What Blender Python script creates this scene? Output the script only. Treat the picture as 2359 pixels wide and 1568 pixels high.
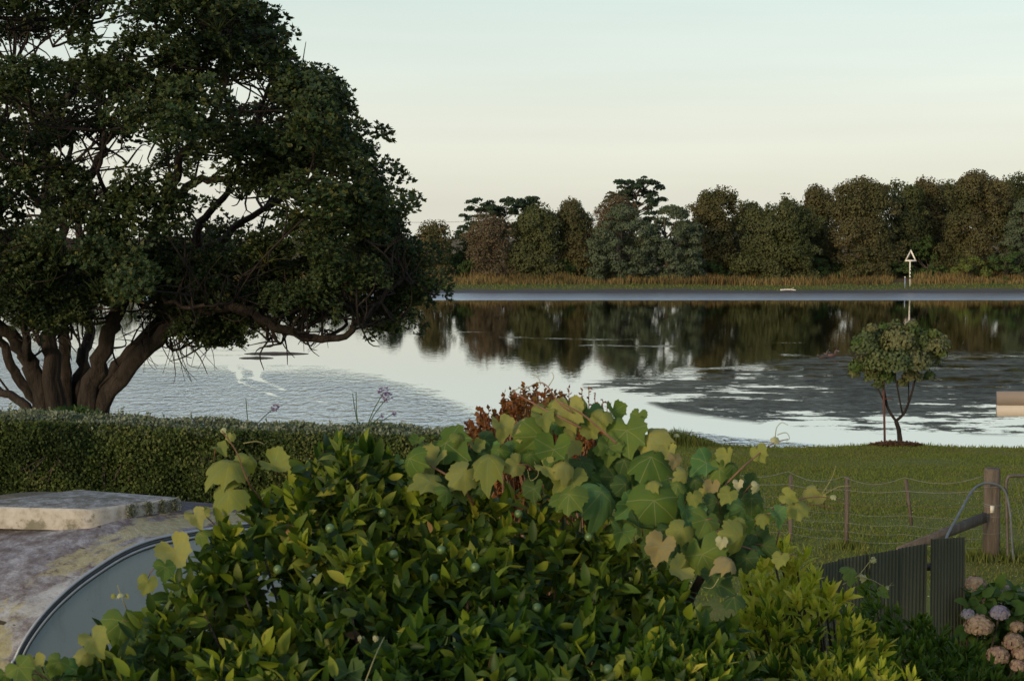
import bpy, math, random
import numpy as np
from mathutils import Vector, noise as mnoise
for o in list(bpy.data.objects): bpy.data.objects.remove(o)
scene = bpy.context.scene
COL = scene.collection
R = math.radians
rng = np.random.default_rng(11)
random.seed(11)

# ------------------------------------------------------------------ camera, light, exposure
EYE = Vector((0, 0, 5.6)); PITCH = math.atan(237/3600)
cam = bpy.data.cameras.new('camera'); camo = bpy.data.objects.new('camera', cam); COL.objects.link(camo)
cam.sensor_width = 36; cam.lens = 3600/2358*36; cam.clip_start = .1; cam.clip_end = 6000
camo.location = EYE; camo.rotation_euler = (math.pi/2-PITCH, 0, 0)
cam.dof.use_dof = True; cam.dof.focus_distance = 14; cam.dof.aperture_fstop = 13
scene.camera = camo
SUN_EL, SUN_AZ = R(13), R(218)          # behind the camera, to the left
world = bpy.data.worlds.new("World"); scene.world = world; world.use_nodes = True
wn = world.node_tree; wn.nodes.clear()
wo = wn.nodes.new('ShaderNodeOutputWorld')
sky = wn.nodes.new('ShaderNodeTexSky'); sky.sky_type = 'NISHITA'; sky.sun_disc = False
sky.sun_elevation = SUN_EL; sky.sun_rotation = SUN_AZ; sky.dust_density = 2.5; sky.air_density = 1.0; sky.ozone_density = 1.5
b1 = wn.nodes.new('ShaderNodeBackground'); b1.inputs[1].default_value = .05
wn.links.new(sky.outputs[0], b1.inputs[0])
tc = wn.nodes.new('ShaderNodeTexCoord'); sp = wn.nodes.new('ShaderNodeSeparateXYZ'); wn.links.new(tc.outputs['Generated'], sp.inputs[0])
ramp = wn.nodes.new('ShaderNodeValToRGB'); wn.links.new(sp.outputs[2], ramp.inputs[0])
cr = ramp.color_ramp; cr.elements[0].position = 0; cr.elements[0].color = (.70, .69, .595, 1)
cr.elements[1].position = 1; cr.elements[1].color = (.17, .24, .38, 1)
for p, c in ((.075, (.68, .68, .60)), (.16, (.595, .675, .60)), (.32, (.40, .50, .58)), (.6, (.23, .31, .44))):
    e = cr.elements.new(p); e.color = (*c, 1)
# faint streaks of high cloud
mp = wn.nodes.new('ShaderNodeMapping'); mp.inputs['Scale'].default_value = (1.2, 1.2, 14)
nz = wn.nodes.new('ShaderNodeTexNoise'); nz.inputs['Scale'].default_value = 2.2; nz.inputs['Detail'].default_value = 5
wn.links.new(tc.outputs['Generated'], mp.inputs[0]); wn.links.new(mp.outputs[0], nz.inputs[0])
mr = wn.nodes.new('ShaderNodeMapRange'); mr.inputs[1].default_value = .3; mr.inputs[2].default_value = .75; mr.inputs[3].default_value = .94; mr.inputs[4].default_value = 1.05
wn.links.new(nz.outputs[0], mr.inputs[0])
vm = wn.nodes.new('ShaderNodeVectorMath'); vm.operation = 'SCALE'
wn.links.new(ramp.outputs[0], vm.inputs[0]); wn.links.new(mr.outputs[0], vm.inputs['Scale'])
b2 = wn.nodes.new('ShaderNodeBackground'); b2.inputs[1].default_value = 1.0; wn.links.new(vm.outputs[0], b2.inputs[0])
ad = wn.nodes.new('ShaderNodeAddShader'); wn.links.new(b1.outputs[0], ad.inputs[0]); wn.links.new(b2.outputs[0], ad.inputs[1])
wn.links.new(ad.outputs[0], wo.inputs[0])
sl = bpy.data.lights.new('sun', 'SUN'); sl.energy = 2.0; sl.angle = R(10); sl.color = (1, .78, .50)
so = bpy.data.objects.new('sun', sl); COL.objects.link(so)
sd = Vector((math.sin(SUN_AZ)*math.cos(SUN_EL), math.cos(SUN_AZ)*math.cos(SUN_EL), math.sin(SUN_EL)))
so.rotation_euler = (-sd).to_track_quat('-Z', 'Y').to_euler(); so.location = sd*50
vs = scene.view_settings; vs.view_transform = 'Standard'; vs.look = 'None'; vs.exposure = 0; vs.gamma = 1; vs.use_curve_mapping = False

# ------------------------------------------------------------------ helpers
CP, SP_ = math.cos(PITCH), math.sin(PITCH)
def ray(px, py):
    x = (px-1179)/3600; y = (783-py)/3600
    return Vector((x, CP+y*SP_, y*CP-SP_))
def P(px, py, d):
    r = ray(px, py); return EYE + r*(d/r.y)
def Pz(px, py, z):
    r = ray(px, py); return EYE + r*((z-EYE.z)/r.z)
def project(p):      # numpy (N,3) -> px,py
    q = p-np.array(EYE); c = q[:, 1]*CP-q[:, 2]*SP_; u = q[:, 1]*SP_+q[:, 2]*CP
    return 1179+3600*q[:, 0]/c, 783-3600*u/c

def mesh_np(name, V, polys, tint=None, smooth=False, uv=None):
    """V (N,3); polys: list of (M,k) int arrays"""
    me = bpy.data.meshes.new(name)
    V = np.ascontiguousarray(V, dtype=np.float32)
    polys = [np.asarray(p, dtype=np.int32) for p in polys if len(p)]
    me.vertices.add(len(V)); me.vertices.foreach_set('co', V.ravel())
    loops = np.concatenate([p.ravel() for p in polys])
    tot = np.concatenate([np.full(len(p), p.shape[1], dtype=np.int32) for p in polys])
    st = np.concatenate([[0], np.cumsum(tot)[:-1]]).astype(np.int32)
    me.loops.add(len(loops)); me.loops.foreach_set('vertex_index', loops)
    me.polygons.add(len(tot)); me.polygons.foreach_set('loop_start', st); me.polygons.foreach_set('loop_total', tot)
    if smooth: me.polygons.foreach_set('use_smooth', np.ones(len(tot), dtype=bool))
    me.update(calc_edges=True)
    if tint is not None:
        a = me.attributes.new('tint', 'FLOAT', 'POINT'); a.data.foreach_set('value', np.asarray(tint, dtype=np.float32))
    me.validate()
    return me
def link(name, me, mat=None, parent=None, loc=None):
    o = bpy.data.objects.new(name, me); COL.objects.link(o)
    if mat is not None:
        if not me.materials: me.materials.append(mat)
        elif me.materials[0] != mat:
            o.material_slots[0].link = 'OBJECT'; o.material_slots[0].material = mat
    if parent: o.parent = parent
    if loc is not None: o.location = loc
    return o
def tag(o, label=None, cat=None, group=None, kind=None):
    if label: o['label'] = label
    if cat: o['category'] = cat
    if group: o['group'] = group
    if kind: o['kind'] = kind
    return o
def thing(name, label, cat, loc, group=None):
    o = bpy.data.objects.new(name, None); COL.objects.link(o); o.location = loc; o.empty_display_size = .2
    return tag(o, label, cat, group)
def norm(a): return a/np.maximum(np.linalg.norm(a, axis=-1, keepdims=True), 1e-9)
def frames(D, N):       # leaf local +Y along D, +Z about N  -> (n,3,3) columns X,Y,Z
    D = norm(D); X = norm(np.cross(D, N)); Z = np.cross(X, D)
    return np.stack([X, D, Z], axis=-1)
def rand_dirs(n):
    return norm(rng.normal(size=(n, 3)))
def scatter(tv, tf, pos, fr, sc, tint):
    """tv (k,3), tf list of polys arrays; pos (n,3), fr (n,3,3), sc (n,) or (n,3)"""
    n, k = len(pos), len(tv)
    sc = np.asarray(sc)
    s = sc[:, None, None] if sc.ndim == 1 else sc[:, None, :]
    loc = tv[None]*s
    V = np.einsum('nij,nkj->nki', fr, loc)+pos[:, None, :]
    off = (np.arange(n)*k)[:, None, None]
    F = [(np.asarray(f)[None]+off).reshape(-1, len(f[0])) for f in tf]
    return V.reshape(-1, 3), F, np.repeat(tint, k)
class MB:
    def __init__(s): s.V = []; s.F = {}; s.T = []; s.n = 0
    def add(s, V, F, tint=0.):
        V = np.asarray(V, dtype=float)
        for f in F:
            f = np.asarray(f)
            if len(f): s.F.setdefault(f.shape[1], []).append(f+s.n)
        s.V.append(V); s.T.append(np.full(len(V), tint) if np.isscalar(tint) else tint); s.n += len(V)
    def tube(s, pts, rad, k=8, cap=True, tint=0., jit=0, flute=0):
        pts = np.array([list(p) for p in pts], float); n = len(pts)
        rad = np.full(n, rad) if np.isscalar(rad) else np.asarray(rad, float)
        T = norm(np.gradient(pts, axis=0)); up = np.array([0, 0, 1.]) if abs(T[0][2]) < .8 else np.array([1., 0, 0])
        A = np.zeros((n, 3)); a = norm(np.cross(T[0], up))
        for i in range(n):
            a = a-T[i]*a.dot(T[i]); a = a/max(np.linalg.norm(a), 1e-9); A[i] = a
        B = np.cross(T, A); th = np.arange(k)/k*2*np.pi
        rr = rad[:, None]*(1+jit*rng.normal(size=(n, k))) if jit else rad[:, None]*np.ones((1, k))
        if flute:
            fl = 1+flute*(np.sin(th*3+rng.uniform(0, 6)+np.linspace(0, 1.5, n)[:, None])*.6+np.sin(th*5+rng.uniform(0, 6)-np.linspace(0, 2, n)[:, None])*.5); rr = rr*fl
        V = pts[:, None]+rr[..., None]*(np.cos(th)[None, :, None]*A[:, None]+np.sin(th)[None, :, None]*B[:, None])
        i = np.arange(n-1)[:, None]*k; j = np.arange(k)[None]; j2 = (j+1) % k
        F = [np.stack([i+j, i+j2, i+k+j2, i+k+j], -1).reshape(-1, 4)]
        if cap: F.append(np.array([list(range(k))[::-1], list(range((n-1)*k, n*k))]))
        s.add(V.reshape(-1, 3), F, tint)
    def box(s, c, size, rot=None, tint=0.):
        v = np.array([(x, y, z) for x in (-.5, .5) for y in (-.5, .5) for z in (-.5, .5)])*np.array(size)
        if rot is not None: v = v@np.array(rot).T
        s.add(v+np.array(c), [np.array([[0, 1, 3, 2], [4, 6, 7, 5], [0, 4, 5, 1], [2, 3, 7, 6], [0, 2, 6, 4], [1, 5, 7, 3]])], tint)
    def mesh(s, name, smooth=False):
        return mesh_np(name, np.concatenate(s.V), [np.concatenate(f) for f in s.F.values()], np.concatenate(s.T), smooth)
    def build(s, name, mat, parent=None, smooth=False, loc=None):
        return link(name, s.mesh(name, smooth), mat, parent, loc)
def smoothpath(pts, sub=4):
    pts = np.array([list(p) for p in pts], float); n = len(pts)
    if n < 3: return np.array([pts[0]+(pts[-1]-pts[0])*t for t in np.linspace(0, 1, sub+1)])
    out = []
    for i in range(n-1):
        p0 = pts[max(i-1, 0)]; p1 = pts[i]; p2 = pts[i+1]; p3 = pts[min(i+2, n-1)]
        for t in np.arange(sub)/sub:
            out.append(.5*((2*p1)+(-p0+p2)*t+(2*p0-5*p1+4*p2-p3)*t*t+(-p0+3*p1-3*p2+p3)*t**3))
    out.append(pts[-1]); return np.array(out)
def inpoly(x, y, poly):
    x = np.asarray(x, float); y = np.asarray(y, float); c = np.zeros(x.shape, bool); n = len(poly)
    for i in range(n):
        x1, y1 = poly[i]; x2, y2 = poly[(i+1) % n]
        if y1 == y2: continue
        c ^= ((y1 > y) != (y2 > y)) & (x < (x2-x1)*(y-y1)/(y2-y1)+x1)
    return c
def signed(x, y, poly):    # + inside, px distance
    d = np.full(np.shape(x), 1e9); n = len(poly)
    for i in range(n):
        a = np.array(poly[i], float); b = np.array(poly[(i+1) % n], float); ab = b-a
        t = np.clip(((x-a[0])*ab[0]+(y-a[1])*ab[1])/max(ab.dot(ab), 1e-9), 0, 1)
        d = np.minimum(d, np.hypot(x-a[0]-t*ab[0], y-a[1]-t*ab[1]))
    return np.where(inpoly(x, y, poly), d, -d)
def local(o, V): return np.asarray(V)-np.array(o.location)

# ------------------------------------------------------------------ materials
class NT:
    def __init__(s, name):
        s.m = bpy.data.materials.new(name); s.m.use_nodes = True; s.t = s.m.node_tree; s.t.nodes.clear()
        s.out = s.n('OutputMaterial')
    def n(s, k, **kw):
        x = s.t.nodes.new('ShaderNode'+k)
        for a, b in kw.items(): setattr(x, a, b)
        return x
    def l(s, a, b): s.t.links.new(a, b)
    def val(s, x, inp):
        if isinstance(x, (int, float)): inp.default_value = x
        elif isinstance(x, (tuple, list)): inp.default_value = (*x, 1) if len(x) == 3 and len(inp.default_value) == 4 else x
        else: s.l(x, inp)
    def math(s, op, a, b=None, c=None, clamp=False):
        m = s.n('Math', operation=op, use_clamp=clamp); s.val(a, m.inputs[0])
        if b is not None: s.val(b, m.inputs[1])
        if c is not None: s.val(c, m.inputs[2])
        return m.outputs[0]
    def noise(s, sc, det=4, rough=.55, vec=None, scale3=None):
        t = s.n('TexNoise'); t.inputs['Scale'].default_value = sc; t.inputs['Detail'].default_value = det; t.inputs['Roughness'].default_value = rough
        v = vec if vec is not None else s.n('TexCoord').outputs['Object']
        if scale3:
            mp = s.n('Mapping'); mp.inputs['Scale'].default_value = scale3; s.l(v, mp.inputs[0]); v = mp.outputs[0]
        s.l(v, t.inputs['Vector']); return t.outputs[0]
    def ramp(s, fac, stops, interp='LINEAR'):
        r = s.n('ValToRGB'); r.color_ramp.interpolation = interp; e = r.color_ramp.elements
        e[0].position, e[1].position = stops[0][0], stops[-1][0]
        e[0].color, e[1].color = (*stops[0][1], 1), (*stops[-1][1], 1)
        for p, c in stops[1:-1]:
            q = e.new(p); q.color = (*c, 1)
        s.l(fac, r.inputs[0]); return r.outputs[0]
    def step(s, fac, a, b, lo=0., hi=1.):
        m = s.n('MapRange'); m.interpolation_type = 'SMOOTHSTEP'; s.val(fac, m.inputs[0])
        for i, v in zip((1, 2, 3, 4), (a, b, lo, hi)): m.inputs[i].default_value = v
        return m.outputs[0]
    def mix(s, fac, a, b, mode='MIX'):
        m = s.n('Mix', data_type='RGBA', blend_type=mode); s.val(fac, m.inputs[0]); s.val(a, m.inputs[6]); s.val(b, m.inputs[7]); return m.outputs[2]
    def attr(s, name): return s.n('Attribute', attribute_name=name).outputs['Fac']
    def bump(s, h, strength=.5, dist=.02):
        b = s.n('Bump'); s.val(strength, b.inputs['Strength']); b.inputs['Distance'].default_value = dist; s.l(h, b.inputs['Height']); return b.outputs[0]
    def pbr(s, col, rough=.6, normal=None, metal=0., spec=.5, ior=None):
        p = s.n('BsdfPrincipled'); s.val(col, p.inputs['Base Color']); s.val(rough, p.inputs['Roughness']); s.val(metal, p.inputs['Metallic'])
        p.inputs['Specular IOR Level'].default_value = spec
        if ior: p.inputs['IOR'].default_value = ior
        if normal is not None: s.l(normal, p.inputs['Normal'])
        return p
    def done(s, sh): s.l(sh, s.out.inputs[0]); return s.m
def world_pos(t): return t.n('NewGeometry').outputs['Position']
def leaf_mat(name, cols, trans=.28, rough=.45, back=None, spec=.4, vein=None, large=None):
    """cols: ramp of base colours picked by each leaf's own tint"""
    t = NT(name)
    f = t.math('FRACT', t.math('ADD', t.attr('tint'), t.n('ObjectInfo').outputs['Random']))
    k = len(cols)
    c = t.ramp(f, [(i/(k-1), q) for i, q in enumerate(cols)])
    if large:   # slow drift of hue through the plant
        w = t.noise(large[0], 2, vec=world_pos(t)); c = t.mix(t.step(w, .42, .62), c, large[1], 'MULTIPLY')
    if vein == 'palmate':
        xy = t.n('SeparateXYZ'); t.l(t.n('TexCoord').outputs['Object'], xy.inputs[0]); x, y = xy.outputs[0], xy.outputs[1]
        m = None
        for a in (0, 48, -48, 100, -100):
            sa, ca = math.sin(R(a)), math.cos(R(a))
            d = t.math('ABSOLUTE', t.math('SUBTRACT', t.math('MULTIPLY', x, ca), t.math('MULTIPLY', y, sa)))
            al = t.math('ADD', t.math('MULTIPLY', x, sa), t.math('MULTIPLY', y, ca))
            d = t.math('ADD', d, t.math('MULTIPLY', t.math('LESS_THAN', al, 0.), 1.))
            m = d if m is None else t.math('MINIMUM', m, d)
        c = t.mix(t.step(m, .0, .014, .38, 0.), c, (.26, .29, .12))
        sp1 = t.noise(9, 4, .7); c = t.mix(t.step(sp1, .66, .72, 0, .8), c, (.14, .09, .035))
        nn = t.noise(5, 3); c = t.mix(t.step(nn, .35, .7), c, t.mix(1, c, (1.18, 1.07, .8), 'MULTIPLY'))
    elif vein == 'mid':
        xy = t.n('SeparateXYZ'); t.l(t.n('TexCoord').outputs['Object'], xy.inputs[0])
    if back:
        c = t.mix(t.n('NewGeometry').outputs['Backfacing'], c, t.mix(1, c, back, 'MULTIPLY'))
    p = t.pbr(c, min(.9, rough+.12), spec=spec*.42)
    tr = t.n('BsdfTranslucent'); t.l(t.mix(1, c, (1.5, 1.35, .6), 'MULTIPLY'), tr.inputs[0])
    ms = t.n('MixShader'); ms.inputs[0].default_value = trans; t.l(p.outputs[0], ms.inputs[1]); t.l(tr.outputs[0], ms.inputs[2])
    return t.done(ms.outputs[0])
def bark_mat(name, c1, c2, sc=6, stretch=(1, 1, .25)):
    t = NT(name); n1 = t.noise(sc, 6, .65, scale3=stretch); c = t.ramp(n1, [(.3, c1), (.7, c2)])
    n2 = t.noise(sc*3, 5, .7, scale3=stretch)
    return t.done(t.pbr(c, .85, t.bump(n2, 1., .06), spec=.2).outputs[0])
def plain_mat(name, c, rough=.6, metal=0., var=.25, sc=8, bump=.2):
    t = NT(name); n1 = t.noise(sc, 5, .6)
    col = t.ramp(n1, [(.25, tuple(x*(1-var) for x in c)), (.75, tuple(min(1, x*(1+var)) for x in c))])
    return t.done(t.pbr(col, rough, t.bump(t.noise(sc*4, 4), bump, .01), metal).outputs[0])

M = {}
M['bark'] = bark_mat('pohutukawa bark', (.014, .012, .010), (.062, .048, .040), 7)
M['twig'] = bark_mat('twig bark', (.05, .04, .03), (.12, .10, .08), 8)
M['pohut'] = leaf_mat('dark evergreen leaf', [(.026, .050, .016), (.036, .062, .02), (.055, .078, .022), (.04, .062, .03), (.03, .05, .018), (.10, .10, .025)], .15, .42, back=(1.5, 1.4, 1.7), spec=.5)
M['pohut2'] = leaf_mat('young tree leaf', [(.05, .09, .025), (.075, .12, .03), (.12, .15, .045), (.08, .11, .045), (.17, .17, .08), (.10, .13, .04)], .2, .45, spec=.5)
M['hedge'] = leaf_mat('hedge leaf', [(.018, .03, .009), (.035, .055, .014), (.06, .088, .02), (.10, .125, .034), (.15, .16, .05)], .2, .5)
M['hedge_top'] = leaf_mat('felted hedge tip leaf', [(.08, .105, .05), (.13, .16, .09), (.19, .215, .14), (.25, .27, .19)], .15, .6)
M['citrus'] = leaf_mat('citrus leaf', [(.023, .047, .007), (.036, .069, .009), (.058, .10, .011), (.10, .145, .015), (.028, .054, .008), (.048, .086, .010), (.16, .18, .024)], .30, .36, spec=.5, large=(1.1, (.75, .9, .8)))
M['citrus_new_lit'] = leaf_mat('young and sunlit citrus leaf', [(.14, .20, .016), (.20, .25, .022), (.29, .29, .04), (.16, .22, .018)], .35, .38, spec=.5)  # young yellow growth, also sunlight on the upper leaves put into the colour
M['grape_g'] = leaf_mat('green vine leaf', [(.05, .105, .018), (.068, .13, .024), (.09, .15, .032), (.058, .115, .02)], .35, .55, vein='palmate', spec=.3, back=(1.5, 1.3, 1.6))
M['grape_y'] = leaf_mat('yellow green vine leaf', [(.135, .175, .045), (.18, .215, .06), (.25, .265, .095), (.155, .195, .05)], .38, .55, vein='palmate', spec=.3, back=(1.2, 1.15, 1.2))
M['grape_b'] = leaf_mat('blue green vine leaf', [(.045, .12, .036), (.06, .145, .046), (.07, .15, .044)], .28, .55, vein='palmate', spec=.4, back=(1.5, 1.3, 1.5))
M['grape_t'] = leaf_mat('tan vine leaf', [(.20, .18, .085), (.24, .21, .11), (.18, .16, .09)], .25, .7, vein='palmate', spec=.2)
M['grape_d'] = leaf_mat('shaded vine leaf', [(.045, .085, .028), (.06, .105, .035)], .25, .55, vein='palmate', spec=.3)  # darker copy of the green leaf, shade put into its colour
M['dead'] = leaf_mat('dry citrus leaf', [(.22, .13, .05), (.30, .20, .09)], .15, .7)
M['grape_p'] = leaf_mat('pale young vine leaf', [(.38, .40, .22), (.46, .42, .25)], .25, .7, spec=.2)
M['vine'] = plain_mat('reddish vine stem', (.20, .10, .055), .6, var=.35, sc=20)
M['tendril'] = plain_mat('tendril green', (.26, .24, .09), .6, var=.2, sc=20)
M['golden'] = leaf_mat('golden shrub leaf', [(.26, .32, .026), (.36, .40, .04), (.48, .47, .07), (.30, .36, .03), (.52, .46, .08)], .35, .4, spec=.5)
M['shrub'] = leaf_mat('dark shrub leaf', [(.035, .08, .009), (.055, .11, .012), (.08, .14, .016), (.045, .09, .011)], .28, .4, spec=.5)
M['copper'] = leaf_mat('copper shrub leaf', [(.12, .038, .012), (.17, .056, .016), (.23, .085, .022), (.09, .038, .014), (.18, .12, .03)], .25, .5)
M['agap'] = leaf_mat('strap leaf', [(.03, .07, .02), (.05, .10, .03), (.07, .12, .03)], .15, .4)
M['lilac'] = leaf_mat('lilac petal', [(.25, .19, .36), (.34, .27, .46), (.22, .15, .30)], .3, .6)
M['hyd_leaf'] = leaf_mat('hydrangea leaf', [(.04, .09, .02), (.06, .12, .025), (.09, .15, .03)], .25, .45)
M['hyd_tan'] = leaf_mat('faded hydrangea petal', [(.38, .27, .18), (.50, .37, .26), (.33, .20, .18), (.46, .38, .24), (.26, .17, .16)], .2, .7)
M['hyd_blue'] = leaf_mat('blue hydrangea petal', [(.25, .23, .34), (.32, .30, .36), (.38, .31, .30), (.27, .32, .34)], .2, .7)
M['fruit'] = plain_mat('green citrus fruit', (.09, .15, .05), .4, var=.15, sc=30)
M['olive'] = leaf_mat('far olive foliage', [(.078, .072, .030), (.092, .084, .035), (.108, .096, .040), (.084, .076, .032), (.118, .098, .043)], .12, .7, large=(.18, (.75, .85, .8)))
M['olive2'] = leaf_mat('far green brown foliage', [(.066, .074, .030), (.078, .086, .034), (.092, .098, .038), (.070, .076, .031)], .12, .7, large=(.2, (.8, .85, .75)))
M['brown'] = leaf_mat('far brown foliage', [(.10, .078, .046), (.115, .09, .052), (.13, .098, .057), (.105, .085, .048)], .12, .75)
M['pine'] = leaf_mat('pine needles', [(.018, .036, .018), (.03, .05, .026), (.036, .058, .03)], .08, .6)
M['greyg'] = leaf_mat('grey green foliage', [(.062, .082, .044), (.078, .10, .054), (.098, .12, .07), (.066, .084, .045)], .12, .65)
M['greenf'] = leaf_mat('far green shrub leaf', [(.04, .068, .02), (.055, .09, .026), (.07, .105, .03)], .12, .65)
M['limef'] = leaf_mat('yellow green shrub leaf', [(.10, .13, .03), (.13, .155, .036), (.085, .11, .026)], .12, .65)
M['rush'] = leaf_mat('dry rushes', [(.24, .15, .06), (.32, .20, .08), (.20, .135, .055), (.16, .13, .05), (.30, .21, .09), (.14, .12, .045)], .15, .8, large=(.12, (.6, .62, .6)))
M['blade'] = leaf_mat('grass blade', [(.12, .155, .03), (.15, .18, .037), (.175, .188, .048), (.13, .165, .032), (.20, .19, .07)], .25, .6)
M['dark'] = plain_mat('dark hedge core shade', (.03, .026, .018), .9, var=.4, sc=5)  # dark brown carries the shade inside the hedge

# ------------------------------------------------------------------ ground (one sheet to the horizon)
def ground_h(x, y):
    x = np.asarray(x, float); y = np.asarray(y, float)
    base = np.interp(y, [-60, 4, 12, 19.7, 36.6, 38.2, 40.0, 46, 120, 137, 157, 161.3, 164, 170, 176, 400, 5000],
                        [2.1, 2.0, 1.75, 1.5, .62, .42, -.25, -1.0, -.9, -.35, -.04, .26, .62, 1.0, 1.3, 1.6, 2.0])
    px, _ = project(np.stack([x.ravel(), np.maximum(y, 1).ravel(), base.ravel()], -1)); px = px.reshape(x.shape)
    w = np.where((y > 25) & (y < 60), 1, 0)
    base = base+w*.10*np.exp(-((x-9.15)/1.3)**2-((y-37)/1.2)**2)          # mound round the young tree
    base = base+w*.14*np.exp(-((x-4.2)/1.2)**2-((y-37.6)/.8)**2)
    far = (y > 160)
    base = base+far*.12*np.sin(x*.13+1)*np.sin(x*.047)
    return base
ys = np.concatenate([np.arange(-60, 0, 6), np.arange(0, 17, 1.), np.arange(17, 42, .25), np.arange(42, 130, 8), np.arange(130, 190, 1.), [200, 240, 300, 400, 600, 1000, 2000, 5000]])
xs = np.concatenate([[-5000, -2000, -900, -450, -300], np.arange(-220, -16, 6), np.arange(-16, 17, .4), np.arange(20, 221, 6), [300, 450, 900, 2000, 5000]])
X, Y = np.meshgrid(xs, ys); Z = ground_h(X, Y)
nzg = np.array([mnoise.noise(Vector((a*.5, b*.5, 0))) for a, b in zip(X.ravel(), Y.ravel())]).reshape(X.shape)
Z = Z+np.where(Y < 42, .03, .05)*nzg
def grid_faces(nr, nc):
    i = np.arange(nr-1)[:, None]*nc; j = np.arange(nc-1)[None]
    return np.stack([i+j, i+j+1, i+nc+j+1, i+nc+j], -1).reshape(-1, 4)
t = NT('ground'); pos = world_pos(t)
sx = t.n('SeparateXYZ'); t.l(pos, sx.inputs[0]); gy = sx.outputs[1]
nA = t.noise(.35, 5, .6, vec=pos); nB = t.noise(3.5, 6, .7, vec=pos); nC = t.noise(28, 4, .7, vec=pos)
lawn = t.ramp(nB, [(.25, (.11, .135, .024)), (.5, (.155, .172, .033)), (.75, (.21, .195, .052))])
lawn = t.mix(t.step(nA, .42, .62), lawn, t.mix(1, lawn, (1.25, .98, .9), 'MULTIPLY'))
lawn = t.mix(t.step(nC, .3, .7, 0, .45), lawn, (.045, .055, .014))
yn = t.math('ADD', gy, t.math('MULTIPLY', t.math('SUBTRACT', t.noise(.25, 4, .6, vec=pos), .5), 4.))
mud = t.ramp(t.noise(.5, 5, .6, vec=pos, scale3=(.1, 1, 1)), [(.3, (.085, .08, .078)), (.7, (.125, .117, .112))])
gband = t.ramp(nA, [(.35, (.075, .105, .028)), (.6, (.12, .12, .04)), (.8, (.14, .10, .05))])
brown = t.ramp(nA, [(.3, (.10, .07, .03)), (.7, (.17, .11, .05))])
c = t.mix(t.step(gy, 39, 41), lawn, mud)
c = t.mix(t.step(yn, 160.6, 161.4), c, gband); c = t.mix(t.step(yn, 165, 168), c, brown)
bm = t.bump(t.math('ADD', nC, t.math('MULTIPLY', nB, 1.5)), .7, .03)
M['ground'] = t.done(t.pbr(c, .9, bm, spec=.15).outputs[0])
ground = link('ground', mesh_np('ground', np.stack([X, Y, Z], -1).reshape(-1, 3), [grid_faces(len(ys), len(xs))], smooth=True), M['ground'])
tag(ground, kind='structure')

# ------------------------------------------------------------------ water
pxs = np.concatenate([[-9000, -5000, -3000, -2000, -1400, -900], np.arange(-600, 2960, 14), [3200, 3700, 4300, 5200, 7000, 11000]])
pys = np.concatenate([np.arange(667, 720, 2.), np.arange(720, 1060, 3), np.arange(1060, 1180, 12)])
dd = 20160/(pys-547)
dx = (pxs-1179)/3600
Xw = dx[None]*dd[:, None]; Yw = np.repeat(dd[:, None], len(pxs), 1)
V = np.stack([Xw, Yw, np.zeros_like(Xw)], -1).reshape(-1, 3)
wx, wy = project(V)
rip = np.clip(signed(wx, wy, [(-9000, 770), (120, 790), (330, 838), (560, 846), (720, 850), (880, 866), (1000, 905), (1090, 945), (1160, 985), (1240, 1100), (-9000, 1300)])/50+.1, -1, 1)
rip = np.maximum(rip, np.clip((691-wy)/2, -1, 1))                                   # breeze line under the far bank
rip = np.maximum(rip, np.clip(signed(wx, wy, [(1500, 990), (1560, 985), (1700, 1003), (1900, 1022), (1960, 1040), (1500, 1060)])/10-.1, -1, 1)*.9)
def seg(x, y, a, b):
    a = np.array(a, float); b = np.array(b, float); ab = b-a
    tt = np.clip(((x-a[0])*ab[0]+(y-a[1])*ab[1])/ab.dot(ab), 0, 1); return np.hypot((x-a[0]-tt*ab[0]), (y-a[1]-tt*ab[1])*2.2), tt
for path in ([(540, 846), (556, 880), (620, 905), (690, 932)], [(585, 846), (596, 872), (650, 895), (760, 930)], [(596, 872), (570, 868)]):   # calm wakes left by water birds
    for a, b in zip(path[:-1], path[1:]):
        d, tt = seg(wx, wy, a, b); rip = rip-.95*np.clip(1-d/11, 0, 1)
streak = np.full(len(wx), -1.)
for (x0, y0, x1, y1, w) in ((1150, 775, 1330, 780, 3), (1300, 780, 1460, 781, 3), (1330, 795, 1550, 796, 3), (1000, 762, 1180, 766, 2), (1800, 818, 1990, 822, 5), (1560, 852, 1760, 842, 6), (1600, 800, 1700, 806, 2), (1740, 790, 1900, 786, 2), (2150, 818, 2500, 822, 9), (1480, 870, 1620, 862, 6), (300, 808, 600, 806, 2), (350, 818, 700, 816, 2), (2050, 845, 2300, 850, 6)):
    d, tt = seg(wx, wy, (x0, y0), (x1, y1)); streak = np.maximum(streak, np.clip(1-d/w/2.2, -1, 1))
weed = np.clip(signed(wx, wy, [(1350, 886), (1420, 893), (1540, 938), (1620, 950), (1760, 968), (1850, 980), (2050, 990), (2358, 993), (3400, 1000), (9000, 1010), (9000, 800), (3000, 800), (2358, 812), (2000, 818), (1800, 835), (1640, 850), (1480, 872)])/38, -1, 1)
me = mesh_np('water', V, [grid_faces(len(pys), len(pxs))], smooth=True)
for nm, arr in (('ripple', rip), ('streak', streak), ('weed', weed), ('far', np.clip((692.5-wy)/1.5, 0, 1))):
    a = me.attributes.new(nm, 'FLOAT', 'POINT'); a.data.foreach_set('value', arr.astype(np.float32))
t = NT('lagoon water'); pos = world_pos(t)
n0 = t.noise(.12, 3, .5, vec=pos); n1 = t.noise(.55, 5, .6, vec=pos, scale3=(.6, 1, 1)); n2 = t.noise(2.6, 4, .6, vec=pos); n3 = t.noise(7, 3, .6, vec=pos)
r = t.math('ADD', t.attr('ripple'), t.math('MULTIPLY', t.math('SUBTRACT', n1, .5), 1.0))
r = t.step(r, -.15, .75)
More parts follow.
